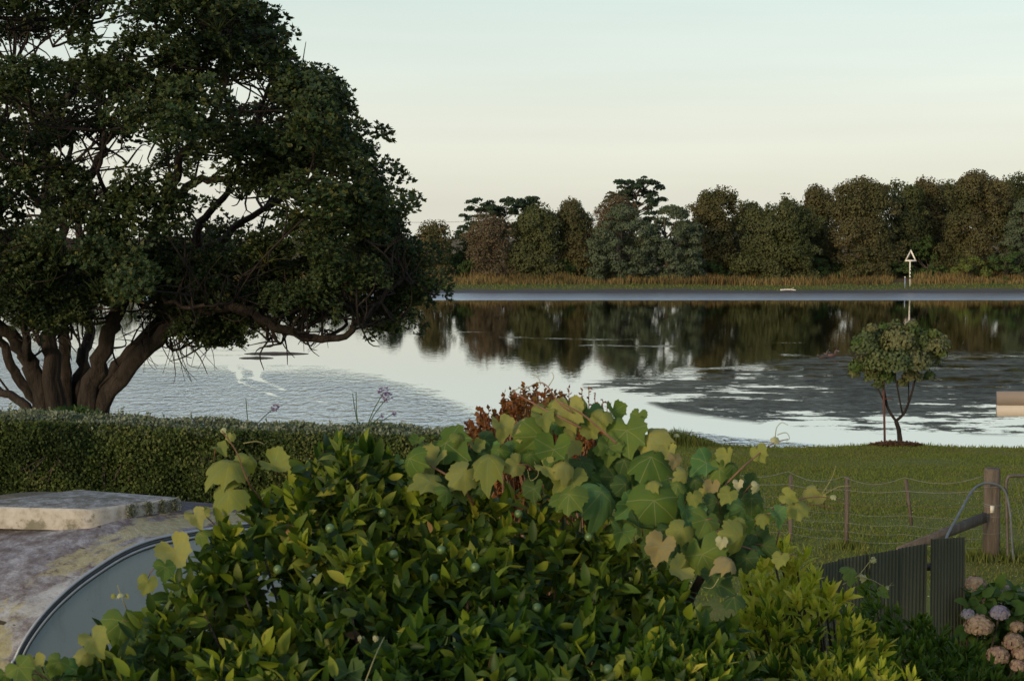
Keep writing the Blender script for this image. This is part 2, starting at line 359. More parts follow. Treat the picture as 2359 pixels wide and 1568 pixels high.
s_ = t.math('ADD', t.attr('streak'), t.math('MULTIPLY', t.math('SUBTRACT', n1, .5), 3.0)); s_ = t.step(s_, .1, 1.1, 0, .16)
w_ = t.math('ADD', t.math('MULTIPLY', t.attr('weed'), .75), t.math('MULTIPLY', t.math('SUBTRACT', t.noise(.16, 6, .68, vec=pos, scale3=(.55, 1, 1)), .50), 8.))
w_ = t.math('ADD', w_, t.math('MULTIPLY', t.math('SUBTRACT', t.noise(.75, 5, .75, vec=pos, scale3=(.6, 1, 1)), .5), 5.))
w_ = t.math('MULTIPLY', t.step(w_, .0, .28, 0, .97), t.step(t.attr('weed'), -.35, 0.0))
rr = t.math('MAXIMUM', r, s_)
rough = t.math('ADD', .012, t.math('ADD', t.math('MULTIPLY', rr, .05), t.math('MULTIPLY', t.attr('far'), .22)))
nw = t.noise(1.15, 3, .6, vec=pos, scale3=(.8, 1, 1))
ng = t.noise(1., 3, .6, vec=pos, scale3=(4.5, 1.3, 1))
hgt = t.math('ADD', t.math('ADD', t.math('MULTIPLY', nw, .8), t.math('MULTIPLY', ng, .85)), t.math('ADD', t.math('MULTIPLY', n2, .30), t.math('MULTIPLY', n3, .06)))
amp = t.math('ADD', .012, t.math('MULTIPLY', rr, .75))
nrm = t.bump(hgt, amp, .2)
fz_ = t.n('Fresnel'); fz_.inputs[0].default_value = 1.333; t.l(nrm, fz_.inputs['Normal'])
df = t.n('BsdfDiffuse'); df.inputs[0].default_value = (.03, .036, .03, 1); gls = t.n('BsdfGlossy'); t.val(rough, gls.inputs['Roughness']); t.l(nrm, gls.inputs['Normal'])
pw = t.n('MixShader'); t.l(t.math('POWER', fz_.outputs[0], .38), pw.inputs[0]); t.l(df.outputs[0], pw.inputs[1]); t.l(gls.outputs[0], pw.inputs[2])
wc = t.ramp(t.noise(.9, 8, .75, vec=pos, scale3=(.7, 1, 1)), [(.36, (.022, .021, .011)), (.5, (.072, .067, .038)), (.64, (.17, .16, .115))])
pm = t.pbr(wc, t.ramp(t.noise(2.2, 4, .6, vec=pos), [(.35, (.4,)*3), (.65, (.8,)*3)]), t.bump(t.math('ADD', t.noise(1.6, 5, .7, vec=pos), t.math('MULTIPLY', n3, .5)), 1., .3), spec=.16, ior=1.333)
ms = t.n('MixShader'); t.l(w_, ms.inputs[0]); t.l(pw.outputs[0], ms.inputs[1]); t.l(pm.outputs[0], ms.inputs[2])
M['water'] = t.done(ms.outputs[0])
water = link('water', me, M['water']); tag(water, kind='structure')

# ------------------------------------------------------------------ leaf templates
quad_leaf = (np.array([(0, 0, 0), (.32, .45, .06), (0, 1, -.05), (-.32, .45, .06)]), [np.array([[0, 1, 2, 3]])])
def blade_leaf(w=.24, curl=.25, fold=.12, n=4):
    v = [(0, 0, 0)]; f3 = []; f4 = []
    for i in range(1, n):
        s = i/n; hw = w*math.sin(math.pi*min(1, s**.85))**.8; z = curl*(.25*s-s*s*.9)
        v += [(-hw, s, z+fold*hw/w*.6), (0, s, z), (hw, s, z+fold*hw/w*.6)]
    v.append((0, 1, curl*(.25-.95)))
    f3 += [(0, 2, 1), (0, 3, 2)]
    for i in range(n-2):
        a = 1+3*i; f4 += [(a, a+1, a+4, a+3), (a+1, a+2, a+5, a+4)]
    a = 1+3*(n-2); e = len(v)-1; f3 += [(a, a+1, e), (a+1, a+2, e)]
    return np.array(v, float), [np.array(f3), np.array(f4)]
cit_leaf = [blade_leaf(.2, .15, .14, 5), blade_leaf(.21, .5, .12, 5), blade_leaf(.19, -.25, .16, 5)]
lance_leaf = [blade_leaf(.13, -.18, .08, 4), blade_leaf(.14, .25, .1, 4)]
def grape_leaf(seed, cup=.12, fold=.15):
    r_ = random.Random(seed)
    ang = [0, 12, 28, 46, 66, 90, 125, 150, 168, 177]; rad = [.66, .55, .45, .55, .43, .50, .48, .46, .34, .06]
    n = 36; V = [(0, 0, 0)]
    for ring in (.5, 1.):
        for k in range(n):
            a = (k+.5)*360/n-180; aa = abs(a); rr = np.interp(aa, ang, rad)
            rr *= ring*(1+(.04*(1 if k % 2 else -1) if ring == 1 else 0)+r_.uniform(-.02, .02))
            x, y = rr*math.sin(R(a)), rr*math.cos(R(a))
            z = -cup*(rr*1.6)**2+fold*abs(x)-.012*math.sin(R(a)*5)*ring*ring+.05*math.sin(9*x+seed)*math.cos(8*y+seed)-.18*max(0, y-.2)*fold/.15
            V.append((x, y, z))
    f3 = [(0, 1+(k+1) % n, 1+k) for k in range(n)]; f4 = [(1+k, 1+(k+1) % n, 1+n+(k+1) % n, 1+n+k) for k in range(n)]
    return mesh_np('leaf', np.array(V), [np.array(f3)[:, ::-1], np.array(f4)[:, ::-1]], np.zeros(len(V)), True)

# ------------------------------------------------------------------ far trees
def crown_blobs(blobs, n_per_m2, leaf, up=.5, flat=1.):
    """blobs: (cx,cy,cz,r) ; leaves on the shells of many lobes"""
    Ps, Ds, Ns, Ts = [], [], [], []
    for (x, y, z, r) in blobs:
        n = int(4*math.pi*r*r*n_per_m2); d = rand_dirs(n); d[:, 2] = np.where(d[:, 2] < -.3, -d[:, 2]*.6, d[:, 2])
        rad = r*(rng.uniform(.8, 1.1, n)[:, None]); p = np.array((x, y, z))+d*rad*np.array((1, 1, flat))
        Ps.append(p); Ds.append(norm(np.cross(d, rand_dirs(n))+.3*d+np.array((0, 0, up*.4)))); Ns.append(norm(d+.45*rand_dirs(n)+np.array((0, 0, .15))))
        Ts.append(np.mod(rng.uniform(0, .14, n)+rng.uniform(0, 1), 1))
    Pp = np.concatenate(Ps); D = np.concatenate(Ds); N = np.concatenate(Ns); T = np.concatenate(Ts)
    return scatter(quad_leaf[0]*np.array((1.2, 1, 1)), quad_leaf[1], Pp-D*leaf*.5, frames(D, N), leaf*rng.uniform(.7, 1.3, len(Pp)), T)
def branchy_trunk(mb, base, top, r, nb=6, spread=2.):
    base = np.array(base, float); top = np.array(top, float)
    mid = (base+top)/2+rng.normal(size=3)*np.array((.3, .3, 0))
    pts = smoothpath([base, mid, top], 4); mb.tube(pts, np.linspace(r, r*.25, len(pts)), 7)
    for k in range(nb):
        f = rng.uniform(.25, .8); p = base+(top-base)*f; a = rng.uniform(0, 2*math.pi); L = spread*rng.uniform(.5, 1)
        q = p+np.array((math.cos(a)*L, math.sin(a)*L, L*rng.uniform(.5, 1.1)))
        pts = smoothpath([p, (p+q)/2+np.array((0, 0, -.15*L)), q], 3); mb.tube(pts, np.linspace(r*.45, r*.1, len(pts)), 5)
FAR = 'trees standing on the far shore'
def far_tree(pxc, top, wpx, kind, d, label, name='broadleaf_tree', base_y=None, group=FAR, drop=0.):
    wpx = wpx*(1.25 if kind != 'pine' else 1.35); c = P(pxc, 600, d); x = c.x; z0 = float(ground_h(np.array([x]), np.array([d]))[0]); H = P(pxc, top, d).z-z0; W = wpx/3600*d/2
    o = thing(name, label, 'tree', (x, d, z0), group)
    tb = MB(); branchy_trunk(tb, (0, 0, -.2), (rng.normal()*.3, 0, H*.8), .12+.018*H, 6, W*.7)
    tb.build('trunk', M['twig'], o, True)
    blobs = []
    if kind in ('olive', 'olive2', 'brown'):
        n = int(16+W*H*2.8); K = 3; sub = [(rng.uniform(-.45, .45)*W, rng.uniform(-.3, .3)*W, rng.uniform(.82, 1.)) for _ in range(K)]; sub[0] = (sub[0][0]*.4, 0, 1.)
        for i in range(n):
            f = rng.uniform(.03, .9); prof = math.sin(math.pi*min(1, (f*.66+.29)))**.42*(1 if f < .75 else (1.22-(f-.75)*2.2))
            a = rng.uniform(0, 2*math.pi); rr = W*prof*(.88+.2*math.sin(3*a+H+f*5))*math.sqrt(rng.uniform(.1 if i % 3 else .6, 1)); s = rng.choice([.5, .8, 1.1, 1.5])*rng.uniform(.8, 1.15)*min(1, H/8)
            sb = sub[i % K]; g_ = min(1., f*1.6); rr *= 1-.27*g_
            blobs.append((sb[0]*g_+math.cos(a)*(rr-s*.6), sb[1]*g_+math.sin(a)*(rr-s*.6)*.8, f*H*sb[2]-s*.4, s))
        for i in range(int(8+W*6)):       # ragged upright shoots on the top
            a = rng.uniform(0, 2*math.pi); rr = W*.8*math.sqrt(rng.uniform(0, 1)); hh = H*(.955-.32*(rr/W)**2)*min(sub, key=lambda q: abs(q[0]-math.cos(a)*rr))[2]
            s = rng.uniform(.2, .42)*min(1, H/8)
            for k in range(4): blobs.append((math.cos(a)*rr+rng.normal()*.1, math.sin(a)*rr*.8, hh-1.1+k*.40+rng.normal()*.12, s*(1.3-.3*k)))
        dens, leaf = (19, .215) if kind != 'brown' else (17, .19)
        if kind == 'brown':
            for i in range(26):
                a = rng.uniform(0, 2*math.pi); rr = W*rng.uniform(.3, .9); tw = MB()
        V, F, T = crown_blobs(blobs, dens, leaf, .8)
    elif kind == 'greyg':
        n = int(24+W*H*4.2)
        for i in range(n):
            f = rng.uniform(.0, 1); prof = math.sqrt(max(0, 1-(max(f, .35)-.35)**2/.4225)) if f > .35 else .95
            a = rng.uniform(0, 2*math.pi); rr = W*prof*math.sqrt(rng.uniform(.5, 1)); s = rng.uniform(.45, .85)
            blobs.append((math.cos(a)*(rr-s*.7), math.sin(a)*(rr-s*.7)*.8, max(s*.6, f*H-s*.6), s))
        V, F, T = crown_blobs(blobs, 24, .21, .9, .75)
    elif kind == 'pine':
        n = int(22+W*16)
        for i in range(n):
            f = rng.uniform(.45, 1)**.8; a = rng.uniform(0, 2*math.pi); rr = W*math.sqrt(rng.uniform(.05, 1))*(1 if f < .85 else .7)
            s = rng.uniform(.4, .85); z = f*H-(rr/W)**2*H*.12-s*.3
            blobs.append((math.cos(a)*(rr-s*.5), math.sin(a)*(rr-s*.5), z, s))
            if i % 2 == 0:
                br = MB(); q = np.array((math.cos(a)*rr*.9, math.sin(a)*rr*.9, z-.1)); p = np.array((0, 0, z-H*.12))
                tb2 = smoothpath([p, (p+q)/2-np.array((0, 0, .2)), q], 3); tb.tube(tb2, np.linspace(.09, .03, len(tb2)), 5)
        bpy.data.objects.remove(o.children[0]) if o.children else None
        tb.build('trunk', M['twig'], o, True)
        V, F, T = crown_blobs(blobs, 22, .27, .8, .5)
    else:       # round shrub
        for i in range(int(8+W*H*5)):
            a = rng.uniform(0, 2*math.pi); f = math.sqrt(rng.uniform(0, 1)); s = rng.uniform(.25, .5)*min(1, W)
            blobs.append((math.cos(a)*W*f*.85, math.sin(a)*W*f*.8, max(s*.4, H*math.sqrt(max(0, 1-f*f))*rng.uniform(.5, 1)-s*.7), s))
        V, F, T = crown_blobs(blobs, 42, .17, .7)
    me = mesh_np('crown', V, F, T); cr = link('crown', me, M[kind] if kind in M else M['greenf'], o); tag(cr, kind='stuff')
    return o
LT = [
 (1000, 500, 92, 'olive', 172, 'lone small brown green tree left of the wood, sky on both sides'),
 (1068, 560, 52, 'greenf', 178, 'low dark green bushy tree right of the lone brown tree'),
 (1136, 488, 112, 'brown', 171, 'thin brown half bare tree in front of the left pine'),
 (1232, 468, 120, 'olive2', 172, 'olive green tree right of the thin brown tree'),
 (1318, 448, 100, 'olive', 174, 'tall dark olive tree just left of the grey green domes'),
 (1425, 440, 100, 'brown', 184, 'brownish tree behind the left grey green dome tree'),
 (1432, 470, 138, 'greyg', 168, 'left of the two grey green domed trees below the tall pine'),
 (1545, 470, 138, 'greyg', 169, 'right of the two grey green domed trees below the tall pine'),
 (1652, 422, 132, 'olive', 175, 'tall brown green tree right of the grey green domes'),
 (1722, 450, 80, 'olive2', 182, 'small dark tree set back in the dip of the treeline'),
 (1790, 440, 185, 'olive2', 170, 'broad olive tree with foliage down to the rushes'),
 (1888, 415, 100, 'olive', 180, 'dark tree set back behind the broad olive tree'),
 (1985, 396, 175, 'olive', 173, 'largest rounded olive tree left of the triangle beacon'),
 (2058, 398, 110, 'olive2', 178, 'tree above and left of the triangle beacon'),
 (2132, 392, 90, 'olive', 182, 'tall narrow tree behind the triangle beacon'),
 (2185, 410, 60, 'olive2', 186, 'slender tree in the notch right of the beacon'),
 (2252, 376, 190, 'olive', 174, 'tallest brown olive tree right of the triangle beacon'),
 (2340, 384, 66, 'olive2', 188, 'set back tree cut by the right edge of the view'),
 (2362, 455, 100, 'greyg', 171, 'grey green tree at the right edge over the shrubs'),
 (2470, 400, 190, 'olive', 176, 'olive tree beyond the right edge of the view'),
 (2620, 420, 190, 'olive2', 176, 'second olive tree beyond the right edge of the view')]
for a in LT[:]:
    if a[3] == 'greenf': far_tree(a[0], a[1], a[2], a[3], a[4], a[5], 'shrub_tree')
    else: far_tree(*a[:6])
far_tree(1140, 450, 150, 'pine', 205, 'wide dark pine rising behind the thin brown tree', 'pine_tree')
far_tree(1218, 446, 66, 'pine', 207, 'small sparse pine right of the wide dark pine', 'pine_tree')
far_tree(1462, 404, 132, 'pine', 200, 'tall flat topped pine above the grey green domes', 'pine_tree')
far_tree(900, 482, 60, 'pine', 205, 'dark pine just showing past the right edge of the big tree', 'pine_tree')
far_tree(936, 536, 56, 'greenf', 180, 'low green tree left of the lone brown tree', 'shrub_tree')
for k, (x, top, w, lb) in enumerate([(-150, 530, 260, 'low far tree beyond the left edge of the view'), (60, 538, 240, 'low far tree behind the left trunks of the big tree'), (230, 528, 200, 'low far tree seen between the middle limbs of the big tree'), (380, 540, 190, 'low far tree right of the middle limbs of the big tree'), (500, 534, 180, 'low far tree behind the centre of the big tree crown'), (640, 541, 190, 'low far tree below the power pole gap'), (770, 532, 170, 'low far tree behind the drooping right side of the crown'), (860, 538, 120, 'low far tree at the right tip of the big tree')]):
    far_tree(x, top, w, 'olive2' if k % 2 else 'greenf', 185, lb, 'broadleaf_tree' if k % 2 else 'shrub_tree', group='low trees behind the big tree')
far_tree(2235, 584, 86, 'limef', 168, 'round yellow green shrub right of the triangle beacon', 'shrub', group='shrubs on the far bank')
far_tree(2325, 562, 120, 'greenf', 169, 'round dark green shrub at the right end of the far bank', 'shrub', group='shrubs on the far bank')
for x, top, w, lb in [(1085, 590, 70, 'below the low dark green tree'), (1190, 600, 60, 'right of the thin brown tree'), (1310, 590, 80, 'below the tall dark olive tree'), (1370, 600, 50, 'left of the left grey green dome'), (1620, 590, 100, 'right of the right grey green dome'), (1700, 600, 60, 'left of the broad olive tree'), (1880, 590, 90, 'right of the broad olive tree'), (1975, 585, 120, 'below the largest rounded olive tree'), (2060, 590, 100, 'just left of the triangle beacon'), (2150, 600, 70, 'just right of the triangle beacon')]:
    far_tree(x, top, w, 'greenf', 173, 'dark undergrowth shrub '+lb, 'shrub', group='undergrowth of the far wood')

for x, top, w, kd, lb in [(1032, 548, 50, 'greenf', 'narrow green bush touching the lone brown tree on its right'), (1082, 528, 60, 'olive2', 'olive tree at the left foot of the wide dark pine'), (1050, 585, 80, 'greenf', 'low green bush right of the lone brown tree, by the rushes'), (1110, 562, 90, 'olive2', 'olive bush left of the thin brown tree'), (1175, 545, 80, 'olive', 'brown olive bush between the thin brown tree and its olive neighbour'), (1385, 520, 70, 'olive2', 'olive tree filling the gap left of the grey green domes'), (1600, 500, 90, 'olive2', 'olive tree filling the gap right of the grey green domes'), (1490, 520, 70, 'greenf', 'dark green bush between the two grey green domes'), (1845, 520, 90, 'olive2', 'olive bush low between the broad olive tree and the largest rounded tree'), (2110, 520, 110, 'greenf', 'dark green thicket directly behind the triangle beacon'), (965, 590, 70, 'greenf', 'green bush at the foot of the lone brown tree')]:
    far_tree(x, top, w, kd, 177, lb, 'shrub', group='undergrowth of the far wood')
# rushes and grass on the far bank
def blades(name, base, h, w, mat, lean=.3, tint=None, parent=None, hvar=.35):
    n = len(base); a = rng.uniform(0, 2*math.pi, n); L = h*rng.uniform(1-hvar, 1+hvar, n)
    sd_ = np.stack([np.cos(a), np.sin(a), np.zeros(n)], -1); b = rng.uniform(0, 2*math.pi, n)
    ln = np.stack([np.cos(b), np.sin(b), np.zeros(n)], -1)*(rng.uniform(0, lean, n)*L)[:, None]
    tip = base+ln+np.array((0, 0, 1))*L[:, None]; mid = base+ln*.35+np.array((0, 0, .6))*L[:, None]
    V = np.stack([base-sd_*w/2, base+sd_*w/2, mid+sd_*w*.4, tip, mid-sd_*w*.4], 1).reshape(-1, 3)
    F = (np.arange(n)*5)[:, None]+np.arange(5)[None]
    o = link(name, mesh_np(name, V, [F], np.repeat(tint if tint is not None else rng.uniform(0, 1, n), 5)), mat, parent)
    return tag(o, kind='stuff')
n = 26000
x = rng.uniform(-85, 75, n); y = 164.3+7*rng.uniform(0, 1, n)**1.2
cl = np.array([mnoise.noise(Vector((a*.16, b*.3, 3))) for a, b in zip(x, y)])
gap = (np.abs(x-(2080-1179)/3600*164-(y-165)*.35) < 1.1)
keep = (~gap)&(cl > -.5); x, y, cl = x[keep], y[keep], cl[keep]
cl2 = np.array([mnoise.noise(Vector((a*.45, b*.45, 13))) for a, b in zip(x, y)]); hh = .42+.55*np.clip(cl+.4, 0, 1)+.5*np.clip(cl2, -.4, .8)
b = np.stack([x, y, ground_h(x, y)-.05], -1)
o = blades('rushes', b, hh, .075, M['rush'], .45, np.mod(cl*.55+.3+rng.uniform(0, .35, len(x)), 1)); tag(o, 'band of dry orange brown rushes along the far bank', 'rushes')
x = rng.uniform(-85, 75, 9000); y = rng.uniform(161, 165.5, 9000); b = np.stack([x, y, ground_h(x, y)-.05], -1)
o = blades('bank_grass', b, .16, .1, M['blade'], .5); tag(o, 'strip of short green grass at the foot of the far bank', 'grass')

# beacon, pegs, driftwood
M['cream'] = plain_mat('weathered white paint', (.78, .72, .60), .6, var=.08, sc=4)
M['black'] = plain_mat('black paint', (.03, .03, .03), .6)
M['bluep'] = plain_mat('blue grey paint', (.20, .24, .32), .6)
gz = lambda x, y: float(ground_h(np.array([x]), np.array([y]))[0])
bx = P(2096, 640, 163.2).x; by = 163.2; zb = gz(bx, by)
bz = lambda yy: P(2096, yy, by).z
o = thing('navigation_beacon', 'white open triangle beacon on a black and white banded post', 'beacon', (bx, by, zb))
pm_ = MB(); pm_.tube([(0, 0, -.2), (-.05, 0, bz(600)-zb)], .075, 8); pm_.build('post', M['cream'], o)
for q in (648, 640, 632, 625):
    mb = MB(); z = bz(q-8)-zb; mb.tube([(-.012, 0, z-.06), (-.014, 0, z+.10)], .083, 8); mb.build('band', M['black'], o)
za, zc = bz(573)-zb, bz(601)-zb; hw = 28/3600*163.2/2
for p, q in (((-hw, zc), (0, za)), ((0, za), (hw, zc)), ((hw, zc), (-hw, zc))):
    mb = MB(); p = np.array((p[0], -.09, p[1])); q = np.array((q[0], -.09, q[1])); dr = norm(q-p); nn = np.cross(dr, (0, 1, 0))
    cen = np.array((0, -.09, (za+2*zc)/3)); inn = lambda pt: pt+(cen-pt)*.36
    v = [p, q, inn(q), inn(p)]; v = v+[k+np.array((0, .05, 0)) for k in v]
    mb.add(np.array(v), [np.array([[0, 1, 2, 3], [7, 6, 5, 4], [0, 4, 5, 1], [3, 2, 6, 7], [1, 5, 6, 2], [0, 3, 7, 4]])]); mb.build('board', M['cream'], o)
x = P(2084, 640, 162).x; o = thing('marker_peg', 'short blue grey peg beside the triangle beacon', 'peg', (x, 162, gz(x, 162)))
mb = MB(); mb.tube([(0, 0, -.1), (0, 0, 1.1)], .06, 8); mb.build('post', M['bluep'], o); mb = MB(); mb.tube([(0, 0, 1.1), (0, 0, 1.2)], .07, 8); mb.build('cap', M['cream'], o)
x = P(724, 650, 163).x; mb = MB(); mb.tube([(0, 0, -.1), (0, 0, 1.0)], .06, 8); mb.tube([(0, 0, 1.0), (.02, 0, 1.15)], [.09, .05], 8)
o = mb.build('white_peg', M['cream'], loc=(x, 163, gz(x, 163))); tag(o, 'small white peg in the rushes left of the big tree tip', 'peg')
x = P(1815, 662, 161).x; mb = MB(); mb.tube(smoothpath([(-.8, 0, .08), (0, .1, .12), (.8, -.05, .07)], 3), np.linspace(.09, .05, 7), 7, jit=.1)
mb.tube([(.2, 0, .1), (.5, -.2, .3)], [.04, .02], 6)
o = mb.build('driftwood', M['cream'], loc=(x, 161, gz(x, 161))); tag(o, 'pale driftwood log at the edge of the far mudflat', 'log')
x = P(641, 560, 230).x; o = thing('utility_pole', 'distant power pole seen in a gap of the big tree', 'pole', (x, 230, 1.4))
mb = MB(); mb.tube([(0, 0, 0), (0, 0, 7.5)], .12, 8); mb.build('pole', M['twig'], o); mb = MB(); mb.box((0, 0, 7.1), (1.8, .1, .12)); mb.build('crossarm', M['twig'], o)
mb = MB()
for k in (-.8, .8): mb.tube(smoothpath([(k, 0, 7.2), (20, 1, 6.4), (42, 2, 7.0)], 6), .02, 4)
mb.build('wire', M['black'], o)
mb = MB(); mb.tube(smoothpath([(-1.5, 0, .0), (0, .1, .03), (1.6, 0, .0)], 3), [.02, .05, .06, .07, .06, .05, .02], 6, jit=.15)
o = mb.build('floating_log', M['black'], loc=Pz(634, 814, 0)); tag(o, 'long dark log floating on the calm water under the big tree', 'log')
mb = MB(); mb.tube(smoothpath([(-.8, 0, .0), (0, .1, .02), (.8, 0, .0)], 3), [.02, .04, .05, .06, .05, .04, .02], 6, jit=.15)
o = mb.build('floating_log', M['black'], loc=Pz(590, 824, 0)); tag(o, 'shorter dark stick floating just below the long log', 'log')
def duck(pxy, rot, lab, mat):
    o = thing('duck', lab, 'duck', Pz(*pxy, 0), 'ducks on the lagoon'); o.rotation_euler = (0, 0, rot)
    def ell(mb, c, r, n=10):
        th = np.linspace(0, math.pi, 7); ph = np.arange(n)/n*2*math.pi
        V = np.array([[(c[0]+r[0]*math.cos(a), c[1]+r[1]*math.sin(a)*math.cos(b), c[2]+r[2]*math.sin(a)*math.sin(b)) for b in ph] for a in th]).reshape(-1, 3)
        i = np.arange(6)[:, None]*n; j = np.arange(n)[None]; mb.add(V, [np.stack([i+j, i+(j+1) % n, i+n+(j+1) % n, i+n+j], -1).reshape(-1, 4)])
    mb = MB(); ell(mb, (0, 0, .05), (.26, .13, .11)); ell(mb, (.19, 0, .16), (.06, .05, .12)); ell(mb, (.23, 0, .27), (.075, .055, .06)); mb.tube([(-.2, 0, .09), (-.36, 0, .16)], [.07, .015], 7)
    mb.build('body', mat, o, True)
    mb = MB(); mb.tube([(.29, 0, .265), (.37, 0, .25)], [.028, .016], 6); mb.build('bill', M['bluep'], o)
duck((1896, 823), .4, 'dark duck on the bright streak left of the young tree', plain_mat('duck brown', (.07, .05, .035)))
duck((1914, 820), -.3, 'reddish brown duck beside the dark duck on the streak', plain_mat('duck red', (.10, .05, .035)))

# ------------------------------------------------------------------ big tree on the left
TD = 30.
bt = thing('pohutukawa_tree', 'huge spreading evergreen tree with many trunks behind the hedge', 'tree', (P(150, 900, TD).x, TD, 1.45))
limbs = [   # (list of (px,py,depth offset), start radius, end radius)
 ([(120, 1060, 0), (100, 912, -.2), (66, 829, -.4), (33, 779, -.6), (-20, 730, -.9), (-90, 620, -1.2)], .34, .14),
 ([(115, 1060, .2), (85, 925, .1), (40, 870, 0), (12, 810, -.1), (-10, 740, -.2), (-60, 620, 0)], .20, .10),
 ([(100, 1050, .3), (60, 935, .4), (20, 905, .6), (-30, 880, .9), (-120, 800, 1.2)], .17, .1),
 ([(135, 1060, -.1), (125, 900, -.3), (118, 800, -.3), (118, 700, -.1), (112, 600, .2), (108, 488, .3), (106, 380, .2), (108, 270, 0), (160, 214, -.3), (194, 130, -.6), (199, 40, -.8)], .32, .06),
 ([(150, 1060, .3), (150, 930, .5), (150, 830, .6), (148, 720, .6), (140, 600, .5), (150, 500, .4), (181, 432, .2), (228, 370, 0), (238, 324, -.1), (276, 300, -.3), (346, 255, -.6), (415, 173, -.9), (450, 100, -1)], .24, .05),
 ([(168, 1060, .4), (178, 920, .7), (190, 830, .9), (205, 760, 1.1), (200, 660, 1.3), (180, 560, 1.5), (160, 440, 1.6), (60, 300, 1.8), (30, 150, 2)], .26, .06),
 ([(120, 560, .3), (125, 440, .5), (146, 385, .5), (166, 345, .4), (150, 290, .4), (110, 240, .3)], .12, .04),
 ([(180, 1060, -.3), (200, 915, -.5), (240, 800, -.7), (262, 729, -.8), (300, 640, -.9), (340, 560, -1), (372, 500, -1), (432, 432, -1.1), (497, 410, -1.2), (570, 414, -1.3), (600, 380, -1.5)], .32, .06),
 ([(195, 1060, 0), (225, 920, 0), (290, 830, 0), (350, 760, .1), (400, 690, .3), (440, 620, .5), (500, 560, .7), (580, 500, .8), (680, 440, .8), (760, 380, .7)], .30, .06),
 ([(205, 1060, -.2), (235, 930, -.4), (330, 815, -.8), (400, 750, -1.1), (450, 722, -1.3), (520, 700, -1.5), (590, 722, -1.6), (640, 752, -1.7), (720, 776, -1.8), (780, 774, -1.8), (830, 742, -1.8), (870, 690, -1.7), (930, 640, -1.6)], .30, .05),
 ([(290, 660, -.9), (340, 660, -1.5), (400, 700, -1.9), (470, 705, -2.1), (540, 690, -2.2)], .11, .04),
 ([(440, 620, .5), (460, 540, .2), (470, 500, .2), (520, 440, 0), (560, 340, -.2), (600, 250, -.4), (640, 160, -.5)], .16, .05),
 ([(400, 690, .3), (500, 640, .5), (600, 610, .8), (700, 600, .9), (800, 590, .9), (900, 600, .6)], .14, .04),
 ([(372, 500, -1), (400, 430, -1.2), (410, 380, -1.4), (440, 330, -1.6), (500, 260, -1.9), (520, 160, -2), (500, 60, -2)], .15, .04),
 ([(300, 640, -.9), (290, 560, -1.4), (250, 480, -1.9), (230, 400, -2.3), (240, 300, -2.6)], .12, .04),
 ([(108, 488, .3), (60, 420, -.3), (30, 330, -.8), (-10, 250, -1.2)], .13, .05),
 ([(66, 829, -.4), (60, 720, -1.4), (70, 640, -2.2), (60, 580, -2.6)], .12, .05),
]
bo = np.array(bt.location)
limb_pts = []
for L, r0, r1 in limbs:
    pts = smoothpath([P(x, y, TD+dz*1.25) for x, y, dz in L], 4)
    pts[1:-1] += rng.normal(size=pts[1:-1].shape)*.03
    n = len(pts); rad = .60*(r0+(r1-r0)*np.linspace(0, 1, n)**.8)
    mb = MB(); mb.tube(pts-bo, rad*(1+.35*np.exp(-np.arange(n)/3.)), 20, jit=.02, flute=.13); mb.build('trunk' if L[0][1] > 1000 else 'limb', M['bark'], bt, True)
    limb_pts += [(p, q) for p, q in zip(pts, rad)]
LP = np.array([p for p, q in limb_pts]); LR = np.array([q for p, q in limb_pts])
crown_poly = [(-420, -260), (540, -260), (555, 0), (590, 38), (628, 48), (660, 90), (668, 128), (715, 165), (742, 165), (775, 200), (802, 220), (796, 270), (786, 308), (836, 322), (866, 350), (876, 395), (902, 410), (902, 460), (892, 500), (925, 560), (955, 610), (980, 650), (1003, 690), (965, 725), (940, 750), (905, 790), (885, 780), (880, 725), (850, 690), (800, 700), (745, 745), (700, 715), (620, 700), (585, 750), (530, 815), (490, 805), (440, 770), (400, 760), (350, 715), (270, 690), (235, 700), (190, 740), (130, 770), (60, 740), (0, 720), (-420, 700)]
holes = [(262, 352, 42, 50), (205, 240, 26, 14), (380, 228, 22, 20), (366, 278, 34, 16), (190, 390, 22, 40), (478, 440, 44, 24), (520, 388, 36, 16), (436, 492, 38, 42), (626, 518, 60, 20), (50, 276, 46, 22), (64, 480, 30, 46), (164, 90, 50, 30), (215, 120, 30, 34), (734, 432, 34, 20), (20, 40, 20, 14), (360, 668, 40, 8), (700, 650, 60, 14), (800, 640, 40, 10), (240, 440, 22, 26), (330, 400, 16, 24), (740, 700, 22, 20)]
